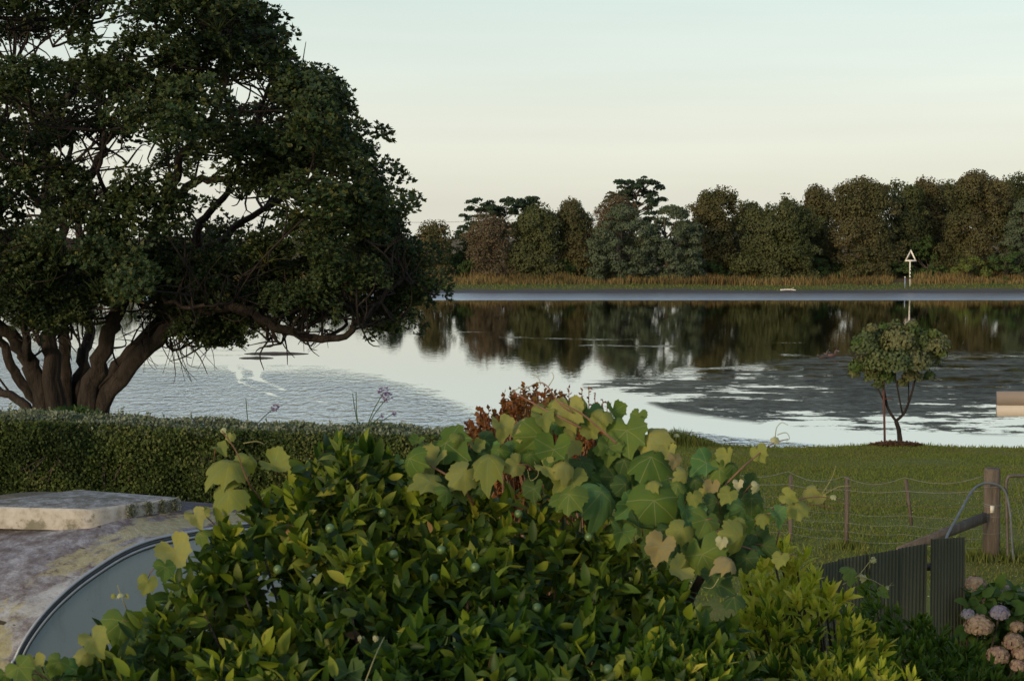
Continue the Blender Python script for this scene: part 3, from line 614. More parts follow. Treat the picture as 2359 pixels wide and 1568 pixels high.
def make_clump(seed, R0=.5, nlf=1500, leaf=.076):
    g = np.random.default_rng(seed); V = MB()
    lobes = [(g.normal()*.22, g.normal()*.22, g.normal()*.14, g.uniform(.24, .36)) for _ in range(6)]
    for (x, y, z, r) in lobes:
        m = nlf//6//5; d = norm(g.normal(size=(m, 3))); d[:, 2] = np.where(d[:, 2] < -.2, -d[:, 2]*.8, d[:, 2])
        tips = np.array((x, y, z))+d*r*g.uniform(.7, 1.1, m)[:, None]
        ax = norm(d+np.array((0, 0, .6)))
        for k in range(5):   # rosette of leaves at each twig end
            rd = norm(g.normal(size=(m, 3))); D = norm(ax*.8+rd*.9); N = norm(ax+.3*g.normal(size=(m, 3)))
            v, F, T = scatter(quad_leaf[0], quad_leaf[1], tips+ax*.02, frames(D, N), leaf*g.uniform(.7, 1.25, m), np.repeat(g.uniform(0, 1), m)+g.uniform(0, .25, m)); V.add(v*R0/.5, F, T)
    for k in range(9):
        d = norm(g.normal(size=3)); d[2] = abs(d[2])*.6; V.tube(smoothpath([(0, 0, -.2), d*.22+g.normal(size=3)*.05, d*.45], 2), [.014, .012, .01, .008, .006][:5], 4)
    return V.mesh('foliage')
clumps = [make_clump(100+k, .5, 1500+160*k) for k in range(5)]
for c in clumps: c.materials.append(M['pohut'])
cands = []
def add_clump(px, py, force=False):
    s = signed(np.array([px]), np.array([py]), crown_poly)[0]
    if s < 24: return False
    kx, ky = (20, 14) if px < 430 else (32, 26)
    if any(((px-h[0])/(h[2]+kx))**2+((py-h[1])/(h[3]+ky))**2 < 1 for h in holes): return False
    if 60 < px < 520 and py > 760 and rng.uniform() < .6: return False
    u = (px-250)/760; w = (py-420)/560; q = max(0.05, 1-u*u-w*w*.6); half = 5.2*math.sqrt(q)     # domed crown around the trunks
    dz = rng.choice([-1, -1, 1])*half*rng.uniform(.35, 1.) if s > 60 else rng.uniform(-.6, .6)*half
    if py > 640: dz = -abs(dz)*.45
    p = np.array(P(px, py, TD+dz)); sc = (rng.uniform(1.0, 1.45) if s > 50 else rng.uniform(.7, .98))*(.92 if px < 430 and py < 600 else 1.)
    if cands and np.min(np.linalg.norm(np.array([c[0] for c in cands])-p, axis=1)) < .36: return False
    cands.append((p, sc)); return True
tries = 0
while len(cands) < 96 and tries < 9000:      # ragged outer edge
    tries += 1; px, py = rng.uniform(-330, 1000), rng.uniform(-230, 815)
    if signed(np.array([px]), np.array([py]), crown_poly)[0] < 70: add_clump(px, py)
for gx in np.arange(-150, 1000, 76):         # body of the crown
    for gy in np.arange(-130, 830, 74):
        for _ in range(4):
            if add_clump(gx+rng.uniform(-30, 30), gy+rng.uniform(-30, 30)): break
while len(cands) > 250: cands.pop(int(rng.integers(0, len(cands))))
print('CLUMPS', len(cands))
for (px, py) in ((600, 690), (650, 715), (735, 690), (775, 700), (565, 755), (690, 735), (820, 700), (962, 628), (940, 690), (908, 752), (893, 700), (945, 590), (978, 672), (868, 640), (820, 672), (775, 640), (722, 655), (680, 700), (520, 780), (560, 735), (505, 730), (472, 780), (620, 690), (640, 640), (705, 610), (840, 560), (890, 530), (740, 700), (920, 640), (850, 600), (440, 740)):
    cands.append((np.array(P(px, py, TD-1.2+rng.uniform(-.8, .6))), rng.uniform(.65, .95)))
for (px, py, dz_) in ((30, 600, -3.4), (80, 590, -3.6), (60, 650, -3.5), (110, 640, -3.3), (20, 700, -3.), (70, 730, -3.), (120, 750, -2.8), (160, 710, -2.6), (230, 650, -3.), (260, 690, -2.6), (640, 700, -3.), (700, 690, -3.), (760, 660, -3.), (820, 640, -3.)):
    cands.append((np.array(P(px, py, TD+dz_)), rng.uniform(.85, 1.1)))
tw = MB()
for i, (p, sc) in enumerate(cands):
    o = link('foliage', clumps[i % 5], None, bt, p-bo)
    o.rotation_euler = (rng.normal()*.25, rng.normal()*.25, rng.uniform(0, 6.28)); o.scale = (sc*rng.uniform(.9, 1.15), sc, sc*rng.uniform(.7, .95))
    d = LP-p; dist = np.linalg.norm(d+np.array((0, 0, 1))*np.maximum(d[:, 2:3], 0)*1.2, axis=1); j = int(np.argmin(dist)); q = LP[j]
    mid = (p+q)/2+rng.normal(size=3)*.24*min(1.2, dist[j]); pts = smoothpath([q, mid+np.array((0, 0, -.1)), p-np.array((0, 0, .15*sc))], 4)
    r0 = min(LR[j]*.6, .026+.010*dist[j]); tw.tube(pts-bo, np.linspace(r0, .018, len(pts)), 6)
    for k in range(4):
        a = pts[rng.integers(2, len(pts)-1)]; e = a+rand_dirs(1)[0]*rng.uniform(.4, .9)+np.array((0, 0, .15)); pp = smoothpath([a, (a+e)/2+rng.normal(size=3)*.1, e], 3); tw.tube(pp-bo, np.linspace(.02, .006, len(pp)), 4, cap=False)
for k in range(130):      # bare twigs
    j = rng.integers(0, len(LP)); a = LP[j]; e = a+rand_dirs(1)[0]*rng.uniform(.4, 1.5)+np.array((.1, 0, .35)); 
    ppx, ppy = project(e[None]); 
    if ppy[0] > 780: continue
    pp = smoothpath([a, (a+e)/2+rng.normal(size=3)*.15, e], 4); tw.tube(pp-bo, np.linspace(.025, .006, len(pp)), 4, cap=False)
    for m in range(3):
        a2 = pp[rng.integers(2, len(pp))]; e2 = a2+rand_dirs(1)[0]*rng.uniform(.2, .6); p3 = smoothpath([a2, (a2+e2)/2+rng.normal(size=3)*.05, e2], 2); tw.tube(p3-bo, np.linspace(.012, .004, len(p3)), 3, cap=False)
for (x0, y0, x1, y1) in ((400, 800, 425, 880), (370, 790, 400, 850), (440, 790, 470, 845), (330, 800, 345, 850), (760, 776, 735, 810), (700, 772, 690, 800)):   # hanging bare twigs
    for k in range(5):
        a = np.array(P(x0+rng.uniform(-15, 15), y0-20, TD-1.3)); e = np.array(P(x1+rng.uniform(-30, 30), y1+rng.uniform(-15, 10), TD-1.3+rng.uniform(-.5, .5)))
        pp = smoothpath([a, (a+e)/2+rng.normal(size=3)*.12, e], 4); tw.tube(pp-bo, np.linspace(.012, .004, len(pp)), 3, cap=False)
tag(tw.build('twigs', M['bark'], bt, True), kind='stuff')

# ------------------------------------------------------------------ young tree with stake on the lawn
yx = P(2072, 1022, 37).x; yz = gz(yx, 37)
yt = thing('young_tree', 'young round headed tree with forked trunk on the lawn edge', 'tree', (yx, 37, yz)); yo = np.array((yx, 37, yz))
mb = MB()
Q = lambda x, y, dz=0: np.array(P(x, y, 37+dz))-yo
for L, r0, r1 in (([(2073, 1026, 0), (2070, 990, 0), (2063, 968, 0)], .085, .06), ([(2063, 968, 0), (2045, 940, 0), (2036, 900, .05), (2024, 850, .1), (2020, 815, .1)], .045, .02), ([(2063, 968, 0), (2082, 950, 0), (2096, 915, 0), (2108, 870, 0), (2115, 830, .1)], .05, .02),
                  ([(2078, 952, 0), (2068, 900, -.1), (2060, 850, -.1), (2058, 800, 0)], .03, .015), ([(2045, 940, 0), (2020, 890, 0), (2006, 850, .1), (1995, 815, .1)], .03, .015), ([(2092, 920, 0), (2092, 880, .2), (2085, 830, .3)], .025, .012)):
    pts = smoothpath([Q(*q) for q in L], 4); mb.tube(pts, .78*np.linspace(r0, r1, len(pts)), 8, jit=.04)
mb.build('trunk', M['bark'], yt, True)
bl = []
for (x, y, dz, r) in ((1990, 800, 0, .36), (2030, 790, .3, .38), (2070, 790, -.2, .42), (2110, 795, .1, .4), (2148, 800, 0, .3), (2160, 785, .1, .22), (1985, 845, .2, .3), (2020, 840, -.4, .38), (2065, 840, -.5, .42), (2105, 840, -.3, .4), (2135, 830, .3, .34), (1995, 775, 0, .22), (2050, 765, .2, .24), (2095, 768, -.1, .22), (1972, 848, 0, .2), (2060, 830, .5, .4), (2100, 870, -.1, .24), (2040, 872, 0, .24), (2010, 868, 0, .22)):
    q = Q(x, y, dz); bl.append((*q, r*.93))
for (x, y, r) in ((1966, 862, .14), (1978, 790, .16), (2006, 758, .14), (2034, 754, .12), (2062, 748, .13), (2100, 752, .15), (2128, 772, .15), (2150, 770, .14), (2176, 795, .15), (2168, 815, .14), (2140, 868, .14), (2078, 884, .13), (2022, 888, .13)): bl.append((*Q(x, y, rng.uniform(-.2, .2)), r))
V, F, T = crown_blobs(bl, 460, .088, .6)
tag(link('crown', mesh_np('crown', V, F, T), M['pohut2'], yt), kind='stuff')
sx_ = P(2038, 1022, 36.9).x; mb = MB(); mb.tube([(0, 0, -.2), (-.06, 0, 1.52)], .028, 7); mb.tube(smoothpath([(-.06, 0, 1.1), (.1, -.03, 1.12), (.18, 0, 1.08)], 3), .012, 5)
o = mb.build('tree_stake', plain_mat('rusty iron', (.10, .04, .03), .8), loc=(sx_, 36.9, gz(sx_, 36.9))); tag(o, 'thin rust red stake beside the young tree', 'stake')
n = 2200; a = rng.uniform(0, 6.28, n); rr = np.sqrt(rng.uniform(0, 1, n)); x = yx-.12+np.cos(a)*rr*.62; y = 36.9+np.sin(a)*rr*.5
D = rand_dirs(n)*np.array((1, 1, .3)); Vm, F, T = scatter(quad_leaf[0], quad_leaf[1], np.stack([x, y, ground_h(x, y)+.035+.05*(1-rr)], -1), frames(D, rand_dirs(n)+np.array((0, 0, 1.5))), rng.uniform(.04, .09, n), rng.uniform(0, 1, n))
o = link('bark_mulch', mesh_np('bark_mulch', Vm, F, T), leaf_mat('mulch', [(.10, .055, .03), (.15, .085, .045), (.07, .04, .025)], 0, .9)); tag(o, 'ring of reddish bark mulch round the young tree', 'mulch', kind='stuff')

# ------------------------------------------------------------------ lawn blades
n = 90000
y = 17+20.8*rng.uniform(0, 1, n)**.8; pxx = rng.uniform(1350, 2480, n); x = (pxx-1179)/3600*y
b = np.stack([x, y, ground_h(x, y)-.005], -1)
pt = np.array([mnoise.noise(Vector((q*.7, w*.7, 1))) for q, w in zip(x, y)])
o = blades('lawn_grass', b, .035+.02*np.clip(pt, 0, 1), .016, M['blade'], .7, np.mod(.35+pt*.4+rng.uniform(0, .3, n), 1)); tag(o, 'short mown grass of the lawn sloping to the water', 'grass')
n = 7000; pxx = np.concatenate([rng.uniform(1500, 1660, 4200), rng.uniform(1660, 2480, 2800)]); y = np.concatenate([rng.uniform(37, 38.1, 4200), rng.uniform(36.9, 38.1, 2800)]); x = (pxx-1179)/3600*y
b = np.stack([x, y, ground_h(x, y)-.02], -1); h = np.concatenate([rng.uniform(.12, .34, 4200)*np.clip((1690-pxx[:4200])/120, .25, 1), rng.uniform(.03, .12, 2800)])
o = blades('shore_grass', b, h, .02, M['blade'], .5); tag(o, 'longer rough grass on the lip of the bank', 'grass')
n = 1500; y = rng.uniform(17, 27, n); x = (rng.uniform(1500, 2400, n)-1179)/3600*y
D = rand_dirs(n); Vm, F, T = scatter(quad_leaf[0], quad_leaf[1], np.stack([x, y, ground_h(x, y)+.035], -1), frames(D*np.array((1, 1, .2)), rand_dirs(n)*.4+np.array((0, 0, 1))), rng.uniform(.012, .022, n), rng.uniform(0, 1, n))
o = link('clover_flowers', mesh_np('clover_flowers', Vm, F, T), leaf_mat('clover white', [(.5, .5, .42), (.6, .58, .5)], .1, .8)); tag(o, 'tiny pale clover heads dotted over the near lawn', 'flowers', kind='stuff')

# ------------------------------------------------------------------ hedge
HD = 23.4
hl, hr = P(-260, 980, HD).x, P(1120, 990, HD).x
hg = thing('hedge', 'long clipped green hedge with felted grey tips across the left', 'hedge', (hl, HD, gz(hl, HD)))
ho = np.array(hg.location); Lh = hr-hl
def htop(x):   # absolute z along the front top edge
    xx = (x/HD)*3600+1179
    return np.interp(xx, [-300, 0, 400, 700, 1000, 1150], [P(0, 963, HD).z, P(0, 968, HD).z, P(0, 990, HD).z, P(0, 1000, HD).z, P(0, 1008, HD).z, P(0, 1030, HD).z])
def hedge_leaves(n, side, leaf, mat, name):
    x = rng.uniform(hl, hr, n); zt = htop(x); lump = np.array([mnoise.noise(Vector((q*1.3, 5, 2))) for q in x])
    if side == 'front':
        zb = 1.5; f = rng.uniform(0, 1, n); z = zb+(zt-zb)*f; lum = np.array([mnoise.noise(Vector((q*1.6, w*1.6, 9))) for q, w in zip(x, z)])
        y = HD-.2*lum+.25*np.clip(f-.85, 0, 1)*4*.3+rng.uniform(-.07, .25, n); Nn = np.tile(np.array((0, -1., .35)), (n, 1))
    else:
        g = rng.uniform(0, 1, n); y = HD+.05+1.25*g; z = zt+.05*lump+.09*np.array([mnoise.noise(Vector((q*2.2, w*2.2, 1))) for q, w in zip(x, y)])+rng.uniform(-.1, .05, n)-.12*(np.abs(g-.5)*2)**4; Nn = np.tile(np.array((0, -.3, 1.)), (n, 1))
    pos = np.stack([x, y, z], -1)-ho; N = norm(Nn+.8*rand_dirs(n)); D = norm(rand_dirs(n)+Nn*.5+np.array((0, 0, .5)))
    cv = np.array([mnoise.noise(Vector((q[0]*.9, q[1]*2, q[2]*1.3)))+.5*mnoise.noise(Vector((q[0]*4, q[1]*4, q[2]*4))) for q in pos])
    return scatter(quad_leaf[0]*np.array((1.25, 1, 1)), quad_leaf[1], pos, frames(D, N), leaf*rng.uniform(.7, 1.3, n), np.clip(.45+cv*.7+rng.normal(size=n)*.17, .01, .99))
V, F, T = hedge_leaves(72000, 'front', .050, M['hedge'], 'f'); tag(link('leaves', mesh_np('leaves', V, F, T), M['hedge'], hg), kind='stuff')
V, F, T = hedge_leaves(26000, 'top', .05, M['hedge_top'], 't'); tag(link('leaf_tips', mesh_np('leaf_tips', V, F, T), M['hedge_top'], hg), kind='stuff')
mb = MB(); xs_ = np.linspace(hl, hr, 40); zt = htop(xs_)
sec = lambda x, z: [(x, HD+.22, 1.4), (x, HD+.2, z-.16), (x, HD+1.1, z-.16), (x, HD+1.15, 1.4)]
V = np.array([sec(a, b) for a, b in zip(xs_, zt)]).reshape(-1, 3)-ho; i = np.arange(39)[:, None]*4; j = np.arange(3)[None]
mb.add(V, [np.stack([i+j, i+j+1, i+5+j, i+4+j], -1).reshape(-1, 4), np.array([[0, 1, 2, 3], [159, 158, 157, 156]])]); mb.build('dark_core', M['dark'], hg)  # solid core without twigs, painted dark as the shade behind the leaves
mb = MB()
for k in range(60):
    x = rng.uniform(hl, hr); mb.tube(smoothpath([(x, HD+.2, 1.4), (x+rng.normal()*.1, HD+.05, 1.9), (x+rng.normal()*.25, HD+.0, 2.3)], 3)-ho, np.linspace(.03, .008, 7), 5)
tag(mb.build('stems', M['twig'], hg), kind='stuff')
n = 260; x = hl+(hr-hl)*rng.uniform(0, 1, n)**1.4; V = MB()
for q in x:
    z = htop(np.array([q]))[0]; y = HD+rng.uniform(0, 1.1); h = rng.uniform(.05, .17)*(1.3 if q < -4.5 else .8); m = 9
    b = np.tile(np.array((q, y, z-.05)), (m, 1))+np.array((0, 0, 1))*np.linspace(0, h, m)[:, None]
    v, F, T = scatter(quad_leaf[0], quad_leaf[1], b-ho, frames(norm(rand_dirs(m)+np.array((0, 0, .9))), rand_dirs(m)), rng.uniform(.04, .065, m), rng.uniform(0, 1, m)); V.add(v, F, T)
tag(V.build('shoots', M['hedge_top'], hg), kind='stuff')

# agapanthus behind the hedge
def agapanthus(px, py, d, nl, stalks, lab, s=1.):
    base = P(px, py, d); z0 = gz(base.x, d); o = thing('agapanthus', lab, 'plant', (base.x, d, z0), 'agapanthus plants behind the hedge'); oo = np.array(o.location)
    mb = MB(); zc = base.z-z0
    for k in range(nl):
        a = rng.uniform(0, 6.28); L = rng.uniform(.3, .55)*s; out = np.array((math.cos(a), math.sin(a), 0)); b0 = np.array((0, 0, zc-.35*s))+out*.05
        pts = smoothpath([b0, b0+out*L*.35+np.array((0, 0, L*.75)), b0+out*L*.95+np.array((0, 0, L*.55))], 4); w = .016*s; sd2 = np.cross(out, (0, 0, 1.))
        n_ = len(pts); ww = w*np.sin(np.linspace(.6, math.pi, n_))[:, None]; V = np.concatenate([pts-sd2*ww, pts+sd2*ww]); i = np.arange(n_-1)
        mb.add(V, [np.stack([i, i+1, i+n_+1, i+n_], -1)], rng.uniform())
    mb.tube([(0, 0, 0), (0, 0, zc-.3*s)], .05, 6)
    mb.build('leaves', M['agap'], o); tag(o.children[-1], kind='stuff')
    for (x, y, head) in stalks:
        e = np.array(P(x, y, d))-oo; b0 = np.array((rng.normal()*.04, 0, zc-.25)); pts = smoothpath([b0, (b0+e)/2+np.array((-.02, 0, .05)), e], 4)
        mb = MB(); mb.tube(pts, np.linspace(.009, .006, len(pts)), 5); st = mb.build('flower_stalk', M['agap'], o)
        if head:
            m = int(60*head); dd_ = rand_dirs(m); c_ = e+dd_*.075*head; v, F, T = scatter(quad_leaf[0]*np.array((1.4, 1, 1)), quad_leaf[1], c_-dd_*.01, frames(dd_, rand_dirs(m)), rng.uniform(.03, .05, m), rng.uniform(0, 1, m))
            link('flower_head', mesh_np('flower_head', v, F, T), M['lilac'], st)
agapanthus(838, 978, 25.3, 60, [(884, 902, 1.), (893, 913, .9), (812, 905, 0), (820, 900, 0), (908, 950, .25), (880, 955, .2)], 'agapanthus clump with two lilac heads behind the middle of the hedge')
agapanthus(570, 982, 25.3, 16, [(633, 937, .6), (566, 915, 0)], 'small agapanthus with one faded head left of the lilac one', .7)
agapanthus(985, 990, 25.3, 10, [], 'short agapanthus leaf tuft near the right end of the hedge', .6)
# dark low plant at the foot of the big trunks
mb = MB(); base = np.array(P(170, 965, 26.5)); fo = thing('fern_clump', 'dark green ferny clump at the foot of the big trunks', 'plant', (base[0], 26.5, gz(base[0], 26.5))); oo = np.array(fo.location); zc = base[2]-oo[2]
n = 2600; q = rand_dirs(n); q[:, 2] = np.abs(q[:, 2]); p = q*np.array((.75, .4, .42))*rng.uniform(.5, 1, n)[:, None]+np.array((0, 0, zc-.25)); 
V, F, T = scatter(quad_leaf[0]*np.array((.5, 1, 1)), quad_leaf[1], p, frames(norm(q+rand_dirs(n)*.6), rand_dirs(n)), rng.uniform(.07, .16, n), rng.uniform(0, 1, n))
tag(link('fronds', mesh_np('fronds', V, F, T), M['agap'], fo), kind='stuff')
mb.tube([(0, 0, 0), (0, 0, zc-.1)], [.12, .05], 6); mb.build('stem', M['twig'], fo)

# ------------------------------------------------------------------ caravan on the left
W0 = np.array(P(430, 1225, 6.4)); e2 = np.array((math.sqrt(.5), math.sqrt(.5), 0)); e1 = np.array((-math.sqrt(.5), math.sqrt(.5), 0)); nrm_ = -e1
def on_wall(px, py):
    r_ = np.array(ray(px, py)); E = np.array(EYE); tt = (W0-E).dot(nrm_)/r_.dot(nrm_); p = E+r_*tt; return (p-W0).dot(e2), p[2]
arc = sorted([on_wall(x, y) for x, y in ((22, 1568), (35, 1515), (62, 1462), (108, 1402), (160, 1352), (210, 1314), (280, 1270), (350, 1242), (430, 1226))])
au = np.array([a[0] for a in arc]); az = np.array([a[1] for a in arc]); ZT = az[-1]
front_u = au[0]-.03
prof = [(front_u-.03, 2.3), (front_u-.05, 3.3)]+[(u, z) for u, z in arc]+[(.2, ZT+.0), (.4, ZT-.004), (.6, ZT-.02), (.75, ZT-.06), (.88, ZT-.15), (.95, ZT-.35), (.97, 2.3)]
prof = smoothpath([(u, z, 0) for u, z in prof], 4)[:, :2]
caravan = thing('caravan', 'weathered caravan with lichen covered roof and blue grey side, lower left', 'caravan', tuple(W0[:2])+(gz(W0[0], W0[1]),)); co = np.array(caravan.location)
def L2W(u, v, z): return np.array((W0[0]+e2[0]*u+e1[0]*v, W0[1]+e2[1]*u+e1[1]*v, z))
VW = 1.45
def crown_z(v): return .045*min(1, v/.3)-.5*max(0, v-1.1)**2
def plan_u(u, v):
    if u > -.2: return -.2+(u+.2)*(.95-.55*v)/.95
    return -.2+(u+.2)*(1+1.3*math.sin(math.pi*v/(2*VW)))
def roof_z(u, v, z): return z+crown_z(v)*(1 if z > 3.4 else 0.)
vv = np.linspace(0, VW, 22); nu = len(prof)
V = np.array([[L2W(plan_u(u, v), v, roof_z(u, v, z)) for v in vv] for u, z in prof]).reshape(-1, 3)-co
t = NT('lichen covered roof'); ob = t.n('TexCoord').outputs['Object']
ua = t.n('Attribute', attribute_name='uvc').outputs['Vector']; su = t.n('SeparateXYZ'); t.l(ua, su.inputs[0]); U_, V_ = su.outputs[0], su.outputs[1]
nA = t.noise(3., 7, .7, vec=ua, scale3=(1, 1.8, 1)); nB = t.noise(13, 9, .8, vec=ua, scale3=(1.6, .9, 1)); nD = t.noise(40, 5, .7, vec=ua)
c = t.ramp(nB, [(.3, (.055, .038, .04)), (.42, (.15, .125, .13)), (.52, (.25, .24, .255)), (.62, (.42, .42, .45)), (.75, (.30, .28, .29))])
dk = t.math('ADD', U_, t.math('ADD', t.math('MULTIPLY', nA, .5), t.math('MULTIPLY', V_, .25)))
c = t.mix(t.step(dk, .22, .42, 0, .85), c, t.ramp(nB, [(.3, (.045, .026, .028)), (.55, (.10, .072, .074)), (.72, (.26, .25, .25))]))
c = t.mix(t.step(t.math('ADD', V_, t.math('MULTIPLY', nA, .5)), .88, 1.05, 0, .75), c, t.ramp(nB, [(.3, (.06, .055, .03)), (.7, (.16, .14, .08))]))
ye = t.math('SUBTRACT', nA, t.math('MULTIPLY', t.math('ABSOLUTE', t.math('SUBTRACT', V_, .10)), 1.1))
c = t.mix(t.math('MULTIPLY', t.step(ye, .38, .44, 0, .75), t.step(nB, .34, .44)), c, t.ramp(nD, [(.3, (.30, .27, .12)), (.7, (.48, .45, .26))]))
wh = t.math('SUBTRACT', t.noise(4.2, 5, .6, vec=ua, scale3=(1, 1, 1)), t.math('ADD', t.math('MULTIPLY', V_, .5), t.math('MULTIPLY', t.math('MAXIMUM', t.math('ADD', U_, .42), 0.), .45))); c = t.mix(t.step(wh, .47, .53, 0, .8), c, t.ramp(nB, [(.3, (.24, .24, .25)), (.6, (.50, .52, .54))]))
c = t.mix(t.step(t.noise(7, 5, .6, vec=ua, scale3=(2.2, .8, 1)), .67, .70), c, (.06, .05, .03))
hb = t.math('ADD', t.math('MULTIPLY', nB, 1.), t.math('MULTIPLY', nD, .6))
M['roof'] = t.done(t.pbr(c, .75, t.bump(hb, .9, .02), spec=.3).outputs[0])
me = mesh_np('roof', V, [grid_faces(nu, 22)], smooth=True)
at = me.attributes.new('uvc', 'FLOAT_VECTOR', 'POINT'); UVC = np.array([[(u, v, z*.6) for v in vv] for u, z in prof]).reshape(-1, 3); at.data.foreach_set('vector', UVC.astype(np.float32).ravel())
ro = link('roof', me, M['roof'], caravan)
t = NT('blue grey panel'); nb = t.noise(2, 3); cc = t.ramp(nb, [(.3, (.30, .36, .385)), (.7, (.325, .385, .41))]); cc = t.mix(t.step(t.noise(9, 6, .7, scale3=(1, 1, .35)), .5, .75, 0, .35), cc, (.16, .17, .15)); cc = t.mix(t.step(t.noise(60, 2), .72, .76, 0, .6), cc, (.07, .07, .06)); M['panel'] = t.done(t.pbr(cc, .42, t.bump(t.noise(1.5, 2), .12, .03), spec=.5).outputs[0])
mb = MB(); pl = np.array([L2W(u, -.004, z-.012) for u, z in prof])-co; mid = pl.mean(0)
mb.add(pl, [np.array([list(range(len(pl)))])])
q = np.array([L2W(plan_u(u, VW), VW, roof_z(u, VW, z)) for u, z in prof])-co; mb.add(q, [np.array([list(range(len(q)))])])
mb.build('side_wall', M['panel'], caravan)
M['alu'] = plain_mat('dull aluminium trim', (.36, .39, .42), .45, .5, .15, 20, .1); M['seal'] = plain_mat('dark rubber seal', (.05, .06, .075), .5)
sel = [(u, z) for u, z in prof if z > 3.35]; sp3 = np.array([L2W(u, 0, z) for u, z in sel])-co
nx = np.gradient(sp3, axis=0); nx = norm(nx); inn = norm(np.cross(nx, nrm_)); inn *= np.sign(inn[len(inn)//2][2])*-1
for off, outw, r_, m_, nm in ((-.003, .005, .0065, 'alu', 'trim_rail'), (.010, .003, .007, 'seal', 'rubber_seal'), (.022, .006, .006, 'alu', 'trim_rail'), (.031, .002, .0035, 'seal', 'rubber_seal')):
    mb = MB(); mb.tube(sp3+inn*off+nrm_*outw, r_, 8); mb.build(nm, M[m_], caravan, True)
for (x0, y0, x1, y1) in ():      # faint swage lines
    a = on_wall(x0, y0); b_ = on_wall(x1, y1); mb = MB(); p = L2W(a[0], -.004, a[1])-co; q = L2W(b_[0]+.6, -.004, b_[1]+(b_[1]-a[1])*.6/(b_[0]-a[0]))-co
    mb.tube([p, q], .006, 6); mb.build('swage_line', M['panel'], caravan)
# raised roof hatch: box with rounded lip following the roof
hc = [np.array(P(207, 1171, 6.41)), np.array(P(408, 1144, 6.70)), np.array(P(180, 1126, 6.92)), np.array(P(-95, 1163, 6.47))]
nn_ = 8
M['hatch'] = None
t = NT('weathered fibreglass hatch'); ob = t.n('TexCoord').outputs['Object']; nB = t.noise(26, 7, .78); nD = t.noise(7, 6, .7); nE = t.noise(60, 4, .7)
c = t.ramp(nB, [(.32, (.06, .05, .038)), (.46, (.16, .145, .12)), (.55, (.28, .27, .25)), (.7, (.46, .45, .44))]); c = t.mix(t.step(nD, .52, .58, 0, .8), c, (.10, .085, .05))
M['hatch_top'] = t.done(t.pbr(c, .8, t.bump(nB, .6, .01)).outputs[0])
t = NT('hatch edge'); nB = t.noise(18, 6, .7); c = t.ramp(nB, [(.3, (.24, .21, .16)), (.5, (.44, .40, .34)), (.75, (.56, .53, .48))]); c = t.mix(t.step(t.noise(7, 5, .65), .56, .64, 0, .8), c, (.13, .12, .075))
M['hatch_side'] = t.done(t.pbr(c, .8, t.bump(nB, .5, .006)).outputs[0])
def hp(s_, t_, h):
    p = (hc[0]*(1-s_)+hc[1]*s_)*(1-t_)+(hc[3]*(1-s_)+hc[2]*s_)*t_; return p+np.array((0, 0, h-.055))-co
g_ = np.linspace(0, 1, nn_); V = np.array([[hp(a, b, .055+.012*math.sin(a*math.pi)*math.sin(b*math.pi)) for b in g_] for a in g_]).reshape(-1, 3)
hatch = link('roof_hatch', mesh_np('roof_hatch', V, [grid_faces(nn_, nn_)], smooth=True), M['hatch_top'], caravan)
mb = MB(); ring = [(a, 0) for a in g_]+[(1, b) for b in g_[1:]]+[(a, 1) for a in g_[::-1][1:]]+[(0, b) for b in g_[::-1][1:-1]]
V = []; 
for a, b in ring:
    cx_, cy_ = (a-.5), (b-.5); 
    for ex, h in ((.0, .055), (.010, .050), (.014, .040), (.014, -.035)): V.append(hp(.5+cx_*(1+ex*3), .5+cy_*(1+ex*3), h))
k = len(ring); i = np.arange(k)[:, None]; j = np.arange(3)[None]; mb.add(np.array(V), [np.stack([i*4+j, ((i+1) % k)*4+j, ((i+1) % k)*4+j+1, i*4+j+1], -1).reshape(-1, 4)])
mb.build('hatch_lip', M['hatch_side'], hatch, True)
# lichen tufts on the hatch side
n = 900; mb = MB()
for (s0, w_) in ((.42, .06), (.62, .05), (.78, .04), (.93, .06)):
    m = 200; ss = s0+rng.normal(size=m)*w_*.6; hgt_ = rng.uniform(0, .055, m); p = np.array([hp(a, -.03-rng.uniform(0, .012), h) for a, h in zip(ss, hgt_)])
    v, F, T = scatter(quad_leaf[0], quad_leaf[1], p, frames(rand_dirs(m), rand_dirs(m)), rng.uniform(.006, .014, m), rng.uniform(0, 1, m)); mb.add(v, F, T)
tag(mb.build('lichen', leaf_mat('lichen', [(.13, .14, .09), (.20, .20, .13), (.10, .11, .07)], 0, .9), hatch), kind='stuff')

# ------------------------------------------------------------------ shed eave at the right edge
sh = thing('shed', 'cream shed eave with grey brown capping poking in at the right edge', 'shed', (3.6, 9.3, gz(3.6, 9.3))); oo = np.array(sh.location)
xl = P(2297, 930, 9).x
def slab(y0px, y1px, d, back, name, mat, xx=0.):
    zt, zb_ = P(2297, y0px, d).z, P(2297, y1px, d).z; mb = MB(); mb.box(((xl+xx+6)/2, d+back/2, (zt+zb_)/2)-oo, (6-xl-xx, back, zt-zb_)); return mb.build(name, M[name+'_m'] if name+'_m' in M else mat, sh)
M['cap'] = plain_mat('grey brown painted capping', (.25, .205, .175), .7, var=.04, sc=14, bump=.05); M['fascia'] = plain_mat('cream fascia', (.58, .51, .44), .7, var=.05, sc=16, bump=.05)
slab(901, 932, 9, .03, 'capping', M['cap']); slab(932.5, 958, 9.003, .03, 'fascia', M['fascia'], .002)
zc_ = P(2297, 905, 9).z; mb = MB(); mb.box((5.2, 9.7, zc_-.04)-oo, (1.5, 1.3, .03)); mb.build('roof', M['cap'], sh)
mb = MB(); mb.box((5.3, 9.75, (zc_+1.7)/2-.08)-oo, (1.2, 1.1, zc_-1.8)); mb.build('wall', M['fascia'], sh)

